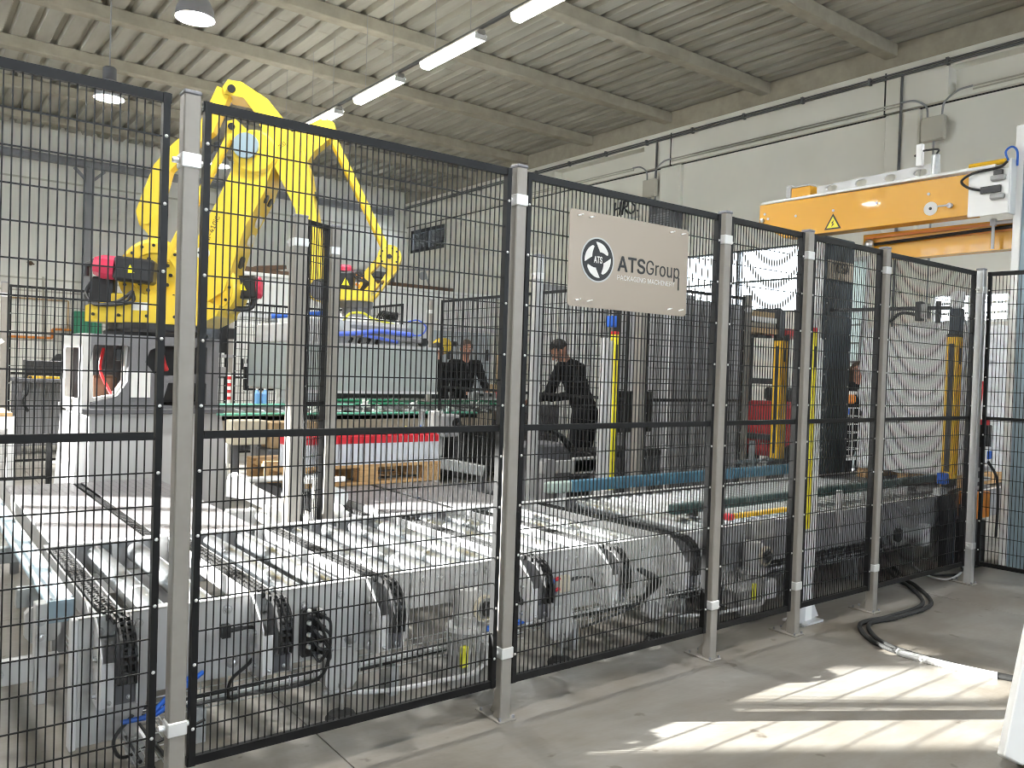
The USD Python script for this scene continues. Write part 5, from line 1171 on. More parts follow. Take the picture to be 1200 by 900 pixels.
    jk = [hullm([(chest+f*.01, .125), (waist, .125)]), hullm([(waist, .128), (pel-d*.03, .135)]), hullm([(neck-d*.025*H, .075), (chest, .12)]), hullm([(neck-d*.005*H-f*.02, .068), (neck-d*.02*H-f*.05, .07)])]
    for k in (1, -1):
        jk += [hullm([(neck-d*.03*H, .07), (sh[k], .068)]), hullm([(sh[k], .07), (chest+V(0, k*.05, 0), .1)]), hullm([(sh[k], .068), (el[k], .055)]), hullm([(el[k], .055), (wr[k]-hdn[k]*.02, .038)]), hullm([(chest+V(0, k*.06, 0), .1), (waist+V(0, k*.04, 0), .1)]), hullm([(waist+V(0, k*.04, 0), .1), (pel-d*.03+V(0, k*.05, 0), .11)])]
    v, f_ = blend(jk, .025, 8); v = v + (meshkit.fbm(v*14, 3, 5)-.5)[:, None]*.016*V(1, 1, .3)
    j = MB().add(W(v), f_).build('jacket', jacket, th, smooth=True)
    MB().tube(W(np.array([neck+f*.075+d*-.02, chest+f*.135, waist+f*.13])), .004, 5).build('zip', 'dark_grey', j)
    tr = []
    for k in (1, -1): tr += [hullm([(pel, .12), (hip[k], .105)]), hullm([(hip[k], .105), (knee[k], .075)]), hullm([(knee[k], .073), (ank[k]-V(0, 0, .0), .06)])]
    v, f_ = blend(tr, .03, 8); v = v + (meshkit.fbm(v*11+3, 3, 8)-.5)[:, None]*.014*V(1, 1, .2)
    MB().add(W(v), f_).build('trousers', trousers, th, smooth=True)
    for k in (1, -1):
        v, f_ = blend([hullm([(V(ank[k][0]-.03, ank[k][1], .045), .044), (V(ank[k][0]+.15, ank[k][1]+k*.015, .032), .032), (V(ank[k][0]+.08, ank[k][1], .045), .044)])], .02, 4); v[:, 2] = np.maximum(v[:, 2], .002)
        MB().add(W(v), f_).build('shoe', 'shoe', th, smooth=True)
    hr = [m3.Manifold.sphere(.094, 20).scale([1.05, .93, 1.0])]
    cutter = m3.Manifold.cube([.2, .3, .2], True).translate([.128, 0, -.075])
    hm = hr[0] - cutter - m3.Manifold.cube([.4, .3, .2], True).translate([0, 0, -.135])
    if hair == 'long':
        hm = m3.Manifold.batch_boolean([hr[0]-cutter, m3.Manifold.batch_hull([m3.Manifold.sphere(.085, 14).translate([-.03, 0, 0]), m3.Manifold.sphere(.07, 14).translate([-.045, .035, -.2]), m3.Manifold.sphere(.07, 14).translate([-.045, -.035, -.2])]),
             m3.Manifold.batch_hull([m3.Manifold.sphere(.035, 10).translate([.02, .072, .0]), m3.Manifold.sphere(.035, 10).translate([.0, .085, -.19])]), m3.Manifold.batch_hull([m3.Manifold.sphere(.035, 10).translate([.02, -.072, .0]), m3.Manifold.sphere(.035, 10).translate([.0, -.085, -.19])])], m3.OpType.Add)
    v, f_, _ = meshkit.arrays(hm.refine_to_length(.018)); v = v + (meshkit.fbm(v*40, 2, 4)-.5)[:, None]*.012*V(1, 1, 1)
    v = hc + (v[:, :1]-.012)*hf + v[:, 1:2]*hl + (v[:, 2:]+.045)*hd
    MB().add(W(v), f_).build('hair', hairm, th, smooth=True)
    return th
person('dark haired man in black bent over the green conveyor, seen from his back and side', (5.86, 6.45), 108, 1.82, 24, 40, 35, ((.06, .04, -.16), (.20, .02, -.20)), ((.07, -.03, -.16), (.21, .0, -.19)))
person('bearded man in a black hooded jacket facing the camera behind the gripper', (6.52, 9.72), 262, 1.80, 8, 12, -10, ((.08, .03, -.16), (.22, -.02, -.21)), ((.08, -.03, -.16), (.22, .02, -.22)), hairm='hair_brown')
person('dark haired man in black turned away, standing close to the bearded man', (5.90, 9.40), 60, 1.74, 12, 22, 20, ((.06, .03, -.16), (.19, .0, -.18)), ((.06, -.03, -.16), (.19, .02, -.18)))
person('woman with long brown hair in dark clothes standing behind the wrapper column', (9.95, 5.72), 236, 1.63, 4, 8, -25, ((.05, .04, -.17), (.17, .0, -.22)), ((.01, -.04, -.18), (.03, -.02, -.33)), hair='long', hairm='hair_brown')

# ------------------------------------------------------------------ green belt conveyor and what stands on and around it
t = thing('belt_conveyor', 'long green belted conveyor table crossing behind the pallet', 'conveyor', (5.0, 8.5, 0))
MB().box(2.62, 6.0, 8.24, 8.30, .62, .83, ch=.004).build('front_frame', 'carton_grey', t, smooth=False)
MB().box(2.62, 7.4, 8.98, 9.04, .70, .9, ch=.004).build('rear_frame', 'carton_grey', t, smooth=False)
for y0, y1, z, m, a, b in ((8.22, 8.34, .835, 'belt_mint', 2.62, 5.75), (8.62, 8.84, .905, 'belt_mint', 2.62, 4.6), (8.55, 8.68, .925, 'belt_green', 4.3, 7.2), (8.86, 9.02, .95, 'belt_green', 4.1, 7.4)):
    MB().box(a, b, y0, y1, z, z+.022, ch=.006).build('belt', m, t)
    MB().box(a, b, y0+.02, y1-.02, z-.05, z-.002).build('belt_bed', 'mid_grey', t, smooth=False)
MB().box(3.75, 7.3, 8.42, 8.92, .06, .64, ch=.01).build('under_cladding', 'black_plastic', t)
for x in (2.8, 4.2, 5.5, 7.0):
    for y in (8.27, 9.01): MB().box(x-.035, x+.035, y-.03, y+.03, 0, .7, ch=.003).build('leg', 'dark_grey', t, smooth=False)
for k, x in enumerate(np.arange(2.9, 7.2, .22)): MB().cyl((x, 8.34, .86), (x, 8.98, .88), .018, 8).build('roller', 'galvanised', t)
rng = np.random.default_rng(4)
for k, x in enumerate((3.62, 4.35, 4.42, 5.0, 5.35, 5.9)):
    c = V(x, 8.3+.2*(k % 2), .88+.05*(k % 2)); mb = MB()
    for q in rng.normal(0, .035, (7, 3)): mb.obox(c+q*V(1, .6, .7), (.05, .03, .035), rotm((0, 0, 1), rng.uniform(0, 90)), .006)
    mb.cyl(c, c+V(.05, 0, .05), .01, 8).cyl(c, c-V(.02, 0, .12), .012, 8).build('guide_clamp', 'white_paint', t)
MB().beam((4.5, 8.2, .94), (5.9, 8.2, .955), .012, .02).beam((4.8, 8.5, .99), (6.4, 8.5, 1.0), .012, .02).build('guide_bar', 'steel', t)
MB().box(2.68, 3.02, 8.0, 8.24, .56, .80, ch=.01).build('end_box', 'beige_block', t)
t = thing('cardboard_box', 'brown cardboard box under the left end of the green conveyor', 'box', (3.2, 8.1, .55)); MB().box(3.05, 3.55, 7.95, 8.22, .52, .78, ch=.004).build('box_body', 'cardboard', t); MB().box(3.27, 3.33, 7.946, 7.95, .6, .78).build('tape', 'beige_block', t, smooth=False)
MB().box(3.0, 3.6, 7.9, 8.24, 0, .515, ch=.01).build('box_stand', 'dark_grey', t)
t = thing('cardboard_box', 'cardboard boxes colour carton beside the right hand of the bearded man', 'box', (7.3, 9.7, 0))
MB().box(7.0, 7.5, 9.6, 9.9, .9, 1.16, ch=.004).build('box_body', 'cardboard', t); MB().box(7.1, 7.16, 9.594, 9.6, .95, 1.16).build('tape', 'paper', t, smooth=False); MB().box(6.9, 7.7, 9.5, 10.0, 0, .9, ch=.01).build('box_stand', 'dark_grey', t)
t = thing('grey_crate', 'small grey crate on the green conveyor in front of the bearded man', 'crate', (6.35, 8.95, .975)); MB().box(6.15, 6.5, 8.87, 9.05, .975, 1.07, ch=.008).build('crate_body', 'mid_grey', t); MB().box(6.22, 6.28, 8.862, 8.87, 1.02, 1.05).box(6.36, 6.42, 8.862, 8.87, 1.02, 1.05).build('handle_slot', 'black_plastic', t, smooth=False)
t = thing('red_tray', 'red plastic tray on the green conveyor beside the light grey inner post', 'tray', (6.6, 8.2, .95)); MB().prism([(-.14, .0), (.14, .0), (.17, .09), (-.17, .09)], (6.75, 8.95, .975), (1, 0, 0), (0, 0, 1), .16).build('tray_body', 'red_plastic', t)
MB().box(6.6, 6.9, 8.865, 9.03, 1.066, 1.074).build('tray_rim', 'tool_red', t)
t = thing('paper_sheet', 'white sheet in front of the bent man at his hands', 'paper', (5.6, 7.05, 0)); MB().obox((5.62, 7.05, 1.12), (.3, .02, .24), rotm((0, 0, 1), -20)).build('sheet', 'paper', t); MB().box(5.45, 6.0, 6.98, 7.3, 0, 1.0, ch=.01).build('sheet_stand', 'dark_grey', t)
t = thing('wood_board', 'small light brown board on the far wall beside the head of the bent man', 'board', (8.2, 10.9, 1.3)); MB().box(8.0, 8.3, 10.9, 10.94, 1.22, 1.62, ch=.004).build('board', 'ply', t); MB().box(8.1, 8.2, 10.92, 10.98, 0, 1.22).build('board_post', 'mid_grey', t)
t = thing('drive_unit', 'grey gearmotor and metal arm below the green conveyor right of the pallet', 'motor', (4.35, 6.6, 0))
MB().box(4.05, 4.16, 6.5, 6.62, .55, .98, ch=.012).lathe([(0, .05), (.18, .05), (.2, .06), (.3, .06), (.31, 0)], (4.1, 6.56, .55), (0, 0, -1), 16).build('motor', 'machine_grey', t)
MB().box(4.1, 4.3, 6.42, 6.6, .74, .95, ch=.015).build('gearbox', 'mid_grey', t); MB().lathe([(0, .05), (.01, .05), (.01, .02), (.03, .02)], (4.25, 6.42, .87), (0, -1, 0), 16).build('output_flange', 'black_plastic', t)
MB().box(3.96, 4.05, 6.48, 6.56, .64, .76, ch=.006).build('terminal_box', 'light_grey', t)
MB().beam((4.1, 6.5, .5), (4.46, 6.24, .43), .09, .10, ch=.006).build('metal_arm', 'galvanised', t); MB().box(3.9, 4.9, 6.22, 6.8, 0, .24, ch=.01).build('base', 'dark_grey', t)
MB().cyl((3.55, 5.9, 0), (3.55, 5.9, 1.02), .025, 12).build('round_post', 'galvanised', t); MB().tube(smooth_path([(3.53, 5.88, .9), (3.51, 5.86, .7), (3.54, 5.87, .5), (3.52, 5.87, .2)]), .01, 6).build('blue_hose', 'hose_blue', t)
MB().box(3.42, 3.50, 5.82, 5.88, .70, .78, ch=.006).build('sensor_head', 'beige_block', t); MB().tube(smooth_path([(3.45, 5.84, .78), (3.40, 5.83, .86), (3.36, 5.83, .9)]), .007, 6).build('yellow_lead', 'cable_yellow', t)
MB().box(3.55, 3.9, 6.2, 6.75, .0, .10).build('floor_bracket', 'dark_grey', t, smooth=False); MB().beam((4.44, 6.26, .40), (4.44, 6.26, .24), .05, .05).build('arm_leg', 'dark_grey', t)
t = thing('black_trough', 'long black trough behind the green belts, below the gripper', 'trough', (5.1, 9.2, 0))
MB().box(4.25, 5.72, 9.10, 9.30, .98, 1.14, ch=.01).build('trough', 'black_plastic', t); MB().box(4.3, 5.68, 9.095, 9.10, 1.06, 1.075).build('edge_line', 'mid_grey', t, smooth=False)
for x in (4.4, 5.55): MB().box(x-.04, x+.04, 9.15, 9.25, 0, .98, ch=.004).build('leg', 'dark_grey', t)
t = thing('black_cabinet', 'low black cabinet beyond the rollers between the bent man and the yellow light curtain', 'cabinet', (5.6, 5.5, 0))
MB().box(5.35, 6.35, 5.75, 6.2, .08, .62, ch=.012).build('body', 'black_plastic', t); MB().box(5.4, 6.3, 5.735, 5.75, .14, .56, ch=.006).build('front_door', 'dark_grey', t); MB().box(5.4, 6.3, 5.8, 6.15, 0, .08).build('plinth', 'black_plastic', t, smooth=False)
t = thing('roller_table', 'dark machine with black hoses and a grey crossbeam beneath the bent man', 'machine', (5.0, 5.9, 0))
MB().box(4.5, 5.06, 5.7, 6.1, .2, .72, ch=.02).build('dark_housing', 'dark_grey', t); MB().box(4.75, 5.05, 5.3, 5.36, .50, .64, ch=.004).box(4.4, 5.05, 5.3, 5.36, .52, .62).build('cross_beam', 'machine_grey', t, smooth=False)
MB().box(4.42, 4.5, 5.28, 5.38, 0, .64).box(5.0, 5.06, 5.28, 5.38, 0, .64).build('beam_leg', 'mid_grey', t, smooth=False)
for k in range(3): MB().tube(smooth_path([(4.4, 5.68, .75+.04*k), (4.6, 5.66, .86+.03*k), (4.85, 5.66, .82), (5.05, 5.68, .7-.03*k)]), .022, 8).build('black_hose', 'black_plastic', t)
MB().box(4.45, 5.08, 5.65, 6.15, 0, .2).build('machine_base', 'black_plastic', t, smooth=False)

# monitors, panels and clutter left of the gripper, beyond the green conveyor
def stand(t, x, y, z, w=.06): MB().box(x-w/2, x+w/2, y-w/2, y+w/2, .0, z).box(x-.1, x+.1, y-.1, y+.1, 0, .03, ch=.006).build('stand', 'mid_grey', t, smooth=False)
t = thing('twin_monitor', 'pair of black screens stacked above each other beyond the green conveyor', 'monitor', (3.4, 9.4, 0))
for z in (1.05, 1.19): MB().box(3.26, 3.62, 9.38, 9.42, z, z+.13, ch=.006).build('screen', 'screen_black', t)
MB().box(3.27, 3.61, 9.40, 9.43, 1.04, 1.36).build('backing', 'light_grey', t, smooth=False); stand(t, 3.44, 9.5, 1.3)
t = thing('operator_terminal', 'dark green black terminal hanging beside the sunlit inner post', 'panel', (3.75, 9.2, 0))
MB().box(3.62, 3.98, 9.2, 9.25, 1.14, 1.56, ch=.01).build('panel', 'rail_teal', t); MB().box(3.60, 3.62, 9.19, 9.26, 1.12, 1.58).build('panel_edge', 'light_grey', t, smooth=False); stand(t, 3.8, 9.3, 1.3)
t = thing('white_document', 'white sheets with black marks pinned above the dark panel', 'paper', (3.75, 9.25, 1.6)); MB().box(3.64, 3.98, 9.345, 9.36, 1.60, 1.92).build('sheet', 'paper', t, smooth=False)
MB().beam((3.7, 9.343, 1.75), (3.78, 9.343, 1.71), .006, .02).beam((3.72, 9.343, 1.66), (3.76, 9.343, 1.62), .006, .02).build('marks', 'ink_black', t, smooth=False); MB().box(3.64, 4.0, 9.36, 9.38, 0.0, 1.94).build('back_board', 'cabin_white', t, smooth=False)
t = thing('grey_box', 'grey metal box standing on the green conveyor below the dark panel', 'box', (3.6, 8.75, .93)); MB().box(3.46, 3.74, 8.66, 8.8, .93, 1.10, ch=.01).build('box_body', 'mid_grey', t); MB().box(3.5, 3.7, 8.655, 8.66, 1.06, 1.08).build('slot', 'black_plastic', t, smooth=False)
first = None
for k, (x, lab) in enumerate(((3.18, 'blue water bottle left of its twin on the green conveyor'), (3.27, 'blue water bottle right of its twin on the green conveyor'))):
    if first is None:
        first = thing('water_bottle', lab, 'bottle', (x, 8.74, .93)).GetPrim(); MB().lathe([(0, 0), (0, .036), (.11, .036), (.14, .016), (.155, .014)], (x, 8.74, .93), (0, 0, 1), 14).build('body', 'bottle_blue', first); MB().cyl((x, 8.74, 1.08), (x, 8.74, 1.10), .016, 10).build('cap', 'paper', first)
    else: dup(first, (x, 8.74, .93), label=lab)
t = thing('barrier_tape_post', 'thin post with red and white tape behind the left end of the green conveyor', 'post', (3.03, 9.2, 0))
MB().cyl((3.03, 9.2, 0), (3.03, 9.2, 1.25), .02, 10).build('post', 'white_paint', t)
for k in range(4): MB().cyl((3.03, 9.2, .95+k*.075), (3.03, 9.2, .985+k*.075), .0215, 10).build('red_band', 'red_plastic', t)
t = thing('tool_trolley', 'black tool trolley with a red top behind the robot plinth', 'trolley', (2.78, 9.6, 0))
MB().box(2.62, 2.98, 9.5, 9.95, .12, 1.08, ch=.01).build('cabinet', 'robot_black', t); MB().box(2.60, 3.0, 9.48, 9.97, 1.08, 1.14, ch=.015).build('top_tray', 'tool_red', t)
for k in range(6): d = MB().box(2.66, 2.94, 9.49, 9.5, .25+k*.135, .36+k*.135).build('drawer', 'robot_black', t, smooth=False); MB().box(2.70, 2.90, 9.475, 9.485, .33+k*.135, .345+k*.135).build('drawer_handle', 'light_grey', d, smooth=False)
mb = MB()
for x in (2.66, 2.94):
    for y in (9.55, 9.9): mb.cyl((x-.02, y, .06), (x+.02, y, .06), .06, 12)
mb.build('castors', 'rubber', t)
t = thing('wall_monitor', 'black screen on an arm right of the robot base', 'monitor', (3.3, 10.7, 1.5)); MB().box(3.05, 3.42, 10.5, 10.55, 1.48, 1.86, ch=.01).build('screen', 'screen_black', t); MB().box(3.40, 3.52, 10.5, 10.56, 1.66, 1.8, ch=.01).build('side_unit', 'black_plastic', t); stand(t, 3.22, 10.6, 1.6)
MB().box(3.0, 3.5, 10.45, 10.65, 1.42, 1.46, ch=.004).box(3.05, 3.4, 10.46, 10.64, 1.18, 1.3, ch=.006).build('keyboard_shelf', 'mid_grey', t)
t = thing('white_cabinet', 'white two door cabinet with black handles behind the rear mesh fence', 'cabinet', (4.4, 12.6, 0))
MB().box(3.75, 5.0, 12.6, 13.1, .1, 1.98, ch=.01).build('body', 'cabin_white', t)
for a, b, h in ((3.77, 4.37, 4.33), (4.38, 4.98, 4.42)):
    d = MB().box(a, b, 12.575, 12.6, .14, 1.95, ch=.004).build('door', 'cabin_white', t); MB().box(h-.02, h+.02, 12.555, 12.575, 1.25, 1.42, ch=.004).build('handle', 'black_plastic', d)
MB().box(3.8, 4.95, 12.65, 13.05, 0, .1).build('plinth', 'dark_grey', t, smooth=False)
# yellow small robot arm behind the two men
t = thing('small_robot', 'small yellow robot arm showing behind the heads of the two men', 'robot', (6.4, 10.8, 0))
MB().lathe([(0, .2), (.9, .2), (.92, .16), (1.3, .16), (1.32, 0)], (6.35, 10.9, 0), (0, 0, 1), 20).build('pedestal', 'mid_grey', t)
MB().lathe([(0, 0), (0, .16), (.22, .16), (.22, 0)], (6.35, 11.0, 1.62), (0, -1, 0), 20).box(6.2, 6.5, 10.8, 11.0, 1.3, 1.6, ch=.03).build('shoulder', 'robot_yellow', t)
MB().beam((6.35, 10.85, 1.72), (6.80, 10.75, 1.72), .10, .12, ch=.02).build('arm', 'robot_yellow', t); MB().lathe([(0, 0), (0, .12), (.16, .12), (.16, 0)], (6.82, 10.85, 1.72), (0, -1, 0), 20).build('wrist', 'robot_yellow', t); MB().cyl((6.92, 10.76, 1.76), (7.08, 10.76, 1.76), .04, 10).build('tool', 'black_plastic', t)

# ------------------------------------------------------------------ white cabin at the back, with things lying on its roof
t = thing('office_cabin', 'long white cabin with blue grey doors along the back of the hall', 'cabin', (7, 15, 0))
MB().box(4.35, 10.2, 14.0, 16.6, 0, 2.86, ch=.01).build('walls', 'cabin_white', t, smooth=False); MB().box(4.30, 10.25, 13.96, 16.65, 2.86, 2.92, ch=.008).build('roof', 'cabin_white', t, smooth=False)
for k in range(5):
    a = 5.3+k*.95; d = MB().box(a, a+.92, 13.96, 14.0, .08, 2.12, ch=.006).build('door', 'cabin_blue', t); MB().box(a+.82, a+.87, 13.93, 13.96, 1.55, 1.78, ch=.006).build('handle', 'black_plastic', d)
    MB().box(a-.03, a, 13.95, 14.0, .05, 2.16).build('door_post', 'light_grey', t, smooth=False)
MB().box(4.35, 10.2, 13.96, 14.0, 2.14, 2.24).build('head_rail', 'light_grey', t, smooth=False)
for i, (x, y, L, a, lab) in enumerate(((5.3, 14.3, .9, 12, 'short wooden plank lying on the cabin roof left of the inner fence post'), (8.35, 14.35, 1.9, 3, 'long dark wooden beam lying on the cabin roof below the little window'))):
    t = thing('wood_plank', lab, 'plank', (x, y, 2.92)); R = rotm((0, 0, 1), a)
    MB().obox((x, y, 2.975), (L, .16, .10), R, .006).build('plank', 'dark_wood', t)
    MB().obox((x+.1, y+.16, 2.97), (L*.8, .1, .09), R, .006).build('plank', 'ply', t)
    if i == 0: MB().obox((x+.1, y+.05, 3.065), (L*.6, .2, .07), rotm((0, 1, 0), -7), .006).build('plank', 'dark_wood', t)
t = thing('black_case', 'dark box standing on the cabin roof beside the robot wrist', 'box', (7.6, 14.7, 2.92)); MB().box(7.2, 8.05, 14.55, 14.95, 2.922, 3.24, ch=.02).build('case', 'dark_grey', t); MB().box(7.3, 7.9, 14.54, 14.55, 3.1, 3.13).build('latch_line', 'black_plastic', t, smooth=False)
t = thing('folding_frame', 'light metal folding frame on the cabin roof under the little window', 'frame', (8.6, 14.9, 2.92))
MB().beam((8.15, 14.85, 3.36), (9.15, 14.85, 3.43), .03, .03).beam((8.9, 14.85, 3.40), (9.1, 14.85, 2.94), .03, .03).beam((8.2, 14.85, 3.36), (8.3, 14.85, 2.94), .03, .03).build('frame_bars', 'mid_grey', t, smooth=False); MB().lathe([(0, 0), (0, .09), (.03, .09), (.03, 0)], (8.85, 14.83, 3.28), (0, -1, 0), 18).build('wheel', 'mid_grey', t)

# ------------------------------------------------------------------ far left: workbench, trolley, low guard, electrical cabinet
t = thing('workbench', 'dark workbench with a black machine and a yellow ruler at the far left', 'workbench', (1.9, 13.2, 0))
MB().box(1.35, 2.6, 12.9, 13.6, 1.0, 1.05, ch=.006).build('worktop', 'dark_grey', t); MB().box(1.4, 2.55, 13.5, 13.55, .1, 1.0).box(1.4, 2.55, 12.95, 13.5, .12, .15).build('back_panel', 'mid_grey', t, smooth=False)
for x in (1.42, 2.52):
    for y in (12.95, 13.55): MB().box(x-.03, x+.03, y-.03, y+.03, 0, 1.0).build('leg', 'dark_grey', t, smooth=False)
MB().tube(smooth_path([(1.9, 12.92, 1.0), (2.0, 12.9, .8), (2.05, 12.92, .55), (2.0, 12.95, .2)]), .015, 6).tube(smooth_path([(1.52, 12.9, 1.0), (1.5, 12.88, .85), (1.45, 12.88, .75), (1.52, 12.9, .6)]), .02, 6).build('hanging_cable', 'black_plastic', t)
tt = thing('bench_machine', 'black machine standing on the far left workbench', 'machine', (1.8, 13.2, 1.05)); MB().box(1.50, 2.08, 13.1, 13.4, 1.05, 1.30, ch=.01).prism([(1.82, 1.3), (1.95, 1.3), (1.94, 1.40), (1.90, 1.40)], (0, 13.2, 0), (1, 0, 0), (0, 0, 1), .1).build('machine_body', 'robot_black', tt); MB().box(1.5, 2.08, 13.095, 13.1, 1.16, 1.175).build('trim_line', 'light_grey', tt, smooth=False)
tt = thing('yellow_ruler', 'yellow bar on the front of the far left workbench', 'ruler', (1.7, 12.95, 1.05)); MB().box(1.52, 1.90, 12.93, 12.98, 1.05, 1.085, ch=.003).build('bar', 'curtain_amber', tt); MB().box(1.52, 1.56, 12.925, 12.93, 1.055, 1.08).build('end_mark', 'ink_black', tt, smooth=False)
t = thing('pipe_rack', 'orange brown pipe bracket on the back wall above the far left workbench', 'rack', (2.2, 20.8, 1.9)); MB().beam((2.0, 20.85, 1.75), (2.9, 20.85, 1.75), .05, .05).beam((2.9, 20.85, 1.75), (2.9, 20.85, 1.95), .05, .05).beam((2.9, 20.85, 1.95), (3.3, 20.85, 1.95), .05, .05).build('pipe', 'orange', t, smooth=False)
MB().beam((2.1, 20.85, 2.6), (3.2, 20.85, 2.6), .03, .03).beam((3.2, 20.85, 2.6), (3.2, 20.85, 1.95), .03, .03).build('frame_bar', 'ply', t, smooth=False)
t = thing('electrical_cabinet', 'green electrical cabinet at the foot of the wall column behind the robot', 'cabinet', (3.5, 20.2, 1.3)); MB().box(3.2, 3.75, 20.05, 20.38, 1.35, 2.35, ch=.01).build('body', 'belt_green', t); MB().box(3.24, 3.71, 20.03, 20.05, 1.4, 2.3, ch=.006).build('door', 'belt_green', t); MB().box(3.3, 3.6, 20.1, 20.38, 0, 1.35).build('stand', 'mid_grey', t, smooth=False)
t = thing('white_trolley', 'white framed trolley with a plywood deck at the left edge of the picture', 'trolley', (.4, 8.0, 0))
MB().box(.0, .80, 7.7, 8.4, .88, .91, ch=.003).build('deck', 'ply', t); MB().box(.05, .6, 7.75, 8.35, .912, .935, ch=.004).build('deck_sheet', 'paper', t)
MB().box(-.02, .82, 7.68, 7.73, .78, .88).box(-.02, .82, 8.37, 8.42, .78, .88).build('deck_frame', 'light_grey', t, smooth=False)
for x in (.01, .79):
    for y in (7.71, 8.39): MB().box(x-.025, x+.025, y-.025, y+.025, .0, .78).build('leg', 'light_grey', t, smooth=False)
for x in (.55, .72): MB().tube(smooth_path([(x, 8.3, .92), (x, 8.3, 1.3), (x, 8.3, 1.44), (x+.06, 8.3, 1.5)]), .018, 8).build('upright_tube', 'white_paint', t)
t = thing('low_guard', 'low wire guard with a sunlit white top bar left of the plinth', 'guard', (.75, 7.3, 0))
MB().box(.50, 1.02, 7.28, 7.33, .72, .76, ch=.004).build('top_bar', 'white_paint', t); MB().box(.50, .53, 7.28, 7.33, 0, .72).box(.99, 1.02, 7.28, 7.33, 0, .72).box(.53, .99, 7.29, 7.32, .42, .44).build('frame', 'fence_black', t, smooth=False)
mb = MB()
for x in np.arange(.55, .99, .03): mb.beam((x, 7.305, .44), (x, 7.305, .72), .003, .003)
for z in np.arange(.5, .72, .06): mb.beam((.53, 7.308, z), (.99, 7.308, z), .003, .003)
mb.build('wire_mesh', 'fence_black', t, smooth=False, kind='stuff')
# ------------------------------------------------------------------ right background: enclosure, black panel, forklift, bright cage
t = thing('grey_enclosure', 'large grey sheet metal enclosure behind the panel right of the sign', 'enclosure', (7.9, 6.7, 0))
MB().box(7.15, 8.55, 6.4, 7.4, .15, 2.28, ch=.01).build('housing', 'mid_grey', t, smooth=False)
for k in range(9): MB().box(7.2+k*.155, 7.325+k*.155, 6.385, 6.4, .2, 2.24, ch=.003).build('panel', 'mid_grey', t, smooth=False)
MB().box(7.12, 7.16, 6.37, 6.41, .0, 2.3).box(8.54, 8.58, 6.37, 6.41, 0, 2.3).build('corner_profile', 'light_grey', t, smooth=False); MB().box(7.15, 8.55, 6.4, 7.4, 0, .15).build('base_frame', 'dark_grey', t, smooth=False)
MB().box(7.5, 7.8, 6.6, 6.9, 2.28, 2.36, ch=.01).build('roof_unit', 'mid_grey', t)
t = thing('black_screen', 'black square screen beyond the rollers between two dark posts', 'panel', (5.9, 5.6, 0)); MB().box(5.55, 6.02, 5.6, 5.64, .82, 1.22, ch=.006).build('panel', 'black_plastic', t); stand(t, 5.8, 5.68, 1.0)
t = thing('white_curtain', 'tall whitish strip curtain behind the black panel', 'curtain', (6.9, 7.6, 0))
for k in range(12): MB().box(6.2+k*.11, 6.3+k*.11, 7.55+.012*(k % 2), 7.556+.012*(k % 2), .12, 2.35).build('strip', 'cabin_white', t, smooth=False)
MB().box(6.15, 7.6, 7.54, 7.58, 2.35, 2.42).build('curtain_rail', 'mid_grey', t, smooth=False); MB().box(6.12, 6.17, 7.54, 7.59, 0, 2.42).box(7.58, 7.63, 7.54, 7.59, 0, 2.42).build('curtain_post', 'dark_grey', t, smooth=False)
t = thing('forklift', 'red and black forklift carrying cardboard behind the amber light curtain', 'forklift', (10.3, 7.3, 0))
for y in (6.95, 7.55): MB().box(9.95, 10.07, y-.05, y+.05, .05, 2.35, ch=.006).build('mast_rail', 'robot_black', t, smooth=False)
for z in (.5, 1.3, 2.3): MB().box(9.97, 10.05, 6.95, 7.55, z, z+.08).build('mast_crossbar', 'robot_black', t, smooth=False)
MB().box(10.1, 11.3, 6.9, 7.6, .25, 1.05, ch=.08).build('chassis', 'tool_red', t); MB().box(10.15, 11.2, 6.92, 7.58, 2.0, 2.1, ch=.02).build('overhead_guard', 'tool_red', t)
for x in (10.2, 11.1):
    for y in (6.95, 7.55): MB().beam((x, y, 1.0), (x, y, 2.05), .05, .05).build('guard_post', 'robot_black', t, smooth=False)
for x in (10.3, 11.1):
    for y in (6.88, 7.62): MB().lathe([(0, 0), (0, .2), (.02, .22), (.12, .22), (.14, .2), (.14, 0)], (x, y-.07, .22), (0, 1, 0), 20).build('wheel', 'rubber', t)
for y in (7.08, 7.4): MB().box(9.0, 9.95, y-.05, y+.05, 1.95, 1.99).build('fork', 'robot_black', t, smooth=False)
MB().box(10.4, 10.8, 7.05, 7.45, 1.05, 1.25, ch=.03).build('seat', 'robot_black', t)
tt = thing('cardboard_stack', 'stack of flattened cardboard lifted on the forklift', 'cardboard', (9.4, 7.25, 2.0)); 
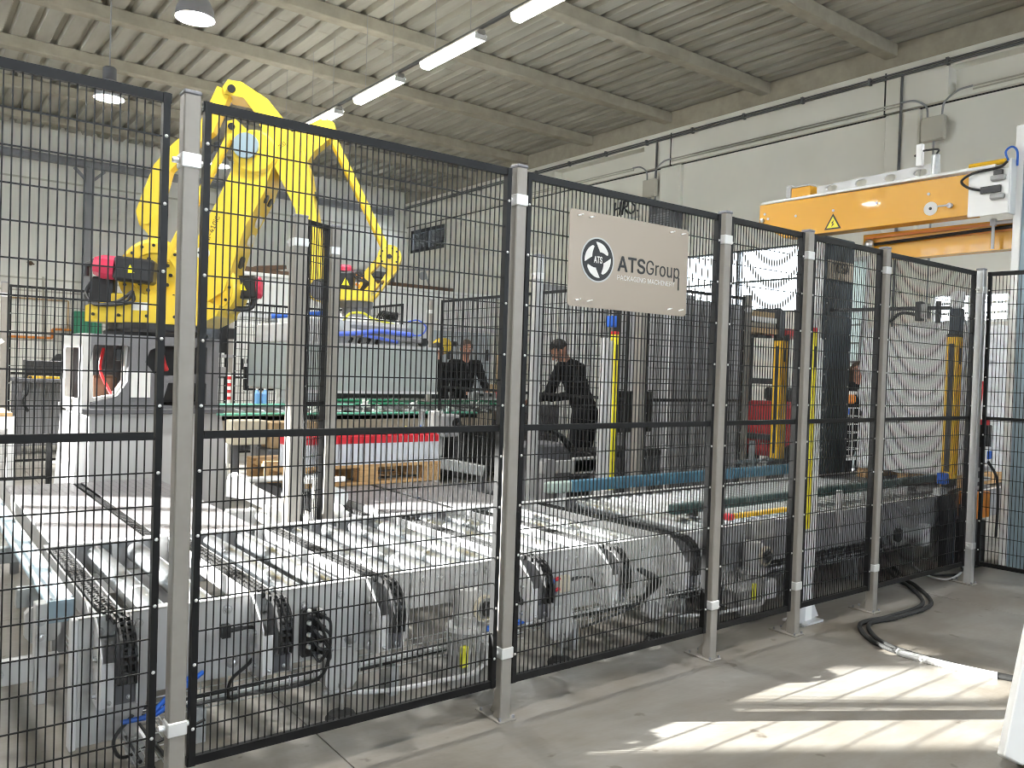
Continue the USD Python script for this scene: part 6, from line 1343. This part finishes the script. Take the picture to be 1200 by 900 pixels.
for k in range(4): MB().obox((9.45, 7.25, 2.03+k*.075), (.7-.03*k, .85-.05*(k % 2), .07), rotm((0, 0, 1), (k*7) % 5), .004).build('carton', ('cardboard', 'carton_grey', 'paper', 'cardboard')[k], tt, smooth=False)
t = thing('wire_cage', 'white wire cage trolley in front of the woman with an orange handle', 'trolley', (8.4, 5.0, 0))
cx0, cx1, cy0, cy1 = 8.15, 8.6, 4.85, 5.25
for x in (cx0, cx1):
    for y in (cy0, cy1): MB().box(x-.012, x+.012, y-.012, y+.012, .1, 1.12).build('upright', 'white_paint', t, smooth=False)
mb = MB()
for z in np.arange(.55, 1.12, .09):
    for a, b in (((cx0, cy0), (cx1, cy0)), ((cx0, cy0), (cx0, cy1)), ((cx1, cy0), (cx1, cy1)), ((cx0, cy1), (cx1, cy1))): mb.beam((*a, z), (*b, z), .006, .006)
for x in np.arange(cx0, cx1, .06): mb.beam((x, cy0, .55), (x, cy0, 1.1), .005, .005)
mb.build('cage_wire', 'white_paint', t, smooth=False, kind='stuff'); MB().box(cx0, cx1, cy0, cy1, .52, .55).build('cage_floor', 'light_grey', t, smooth=False)
MB().box(cx0-.02, cx0+.25, cy0-.03, cy0+.04, 1.14, 1.24, ch=.02).build('orange_handle', 'orange', t); MB().box(cx0+.02, cx1+.05, cy0-.02, cy1, 1.24, 1.27).build('top_board', 'paper', t, smooth=False); MB().box(cx0+.05, cx0+.13, cy0-.03, cy0, 1.02, 1.09, ch=.006).build('blue_tag', 'hose_blue', t)
mb = MB()
for x in (cx0, cx1):
    for y in (cy0, cy1): mb.cyl((x-.015, y, .05), (x+.015, y, .05), .05, 12)
mb.build('castors', 'rubber', t)
t = thing('ladder', 'thin metal ladder against the wall above the woman', 'ladder', (10.9, 6.6, 0))
for s in (-.16, .16): MB().beam((10.9+s*.3, 6.5+s, 0), (11.55+s*.3, 6.7+s, 2.5), .03, .05).build('stile', 'mid_grey', t, smooth=False)
for k in range(1, 9): MB().cyl((10.9+.65*k/9-.05, 6.34+.2*k/9, 2.5*k/9), (10.9+.65*k/9+.05, 6.66+.2*k/9, 2.5*k/9), .014, 8).build('rung', 'mid_grey', t)
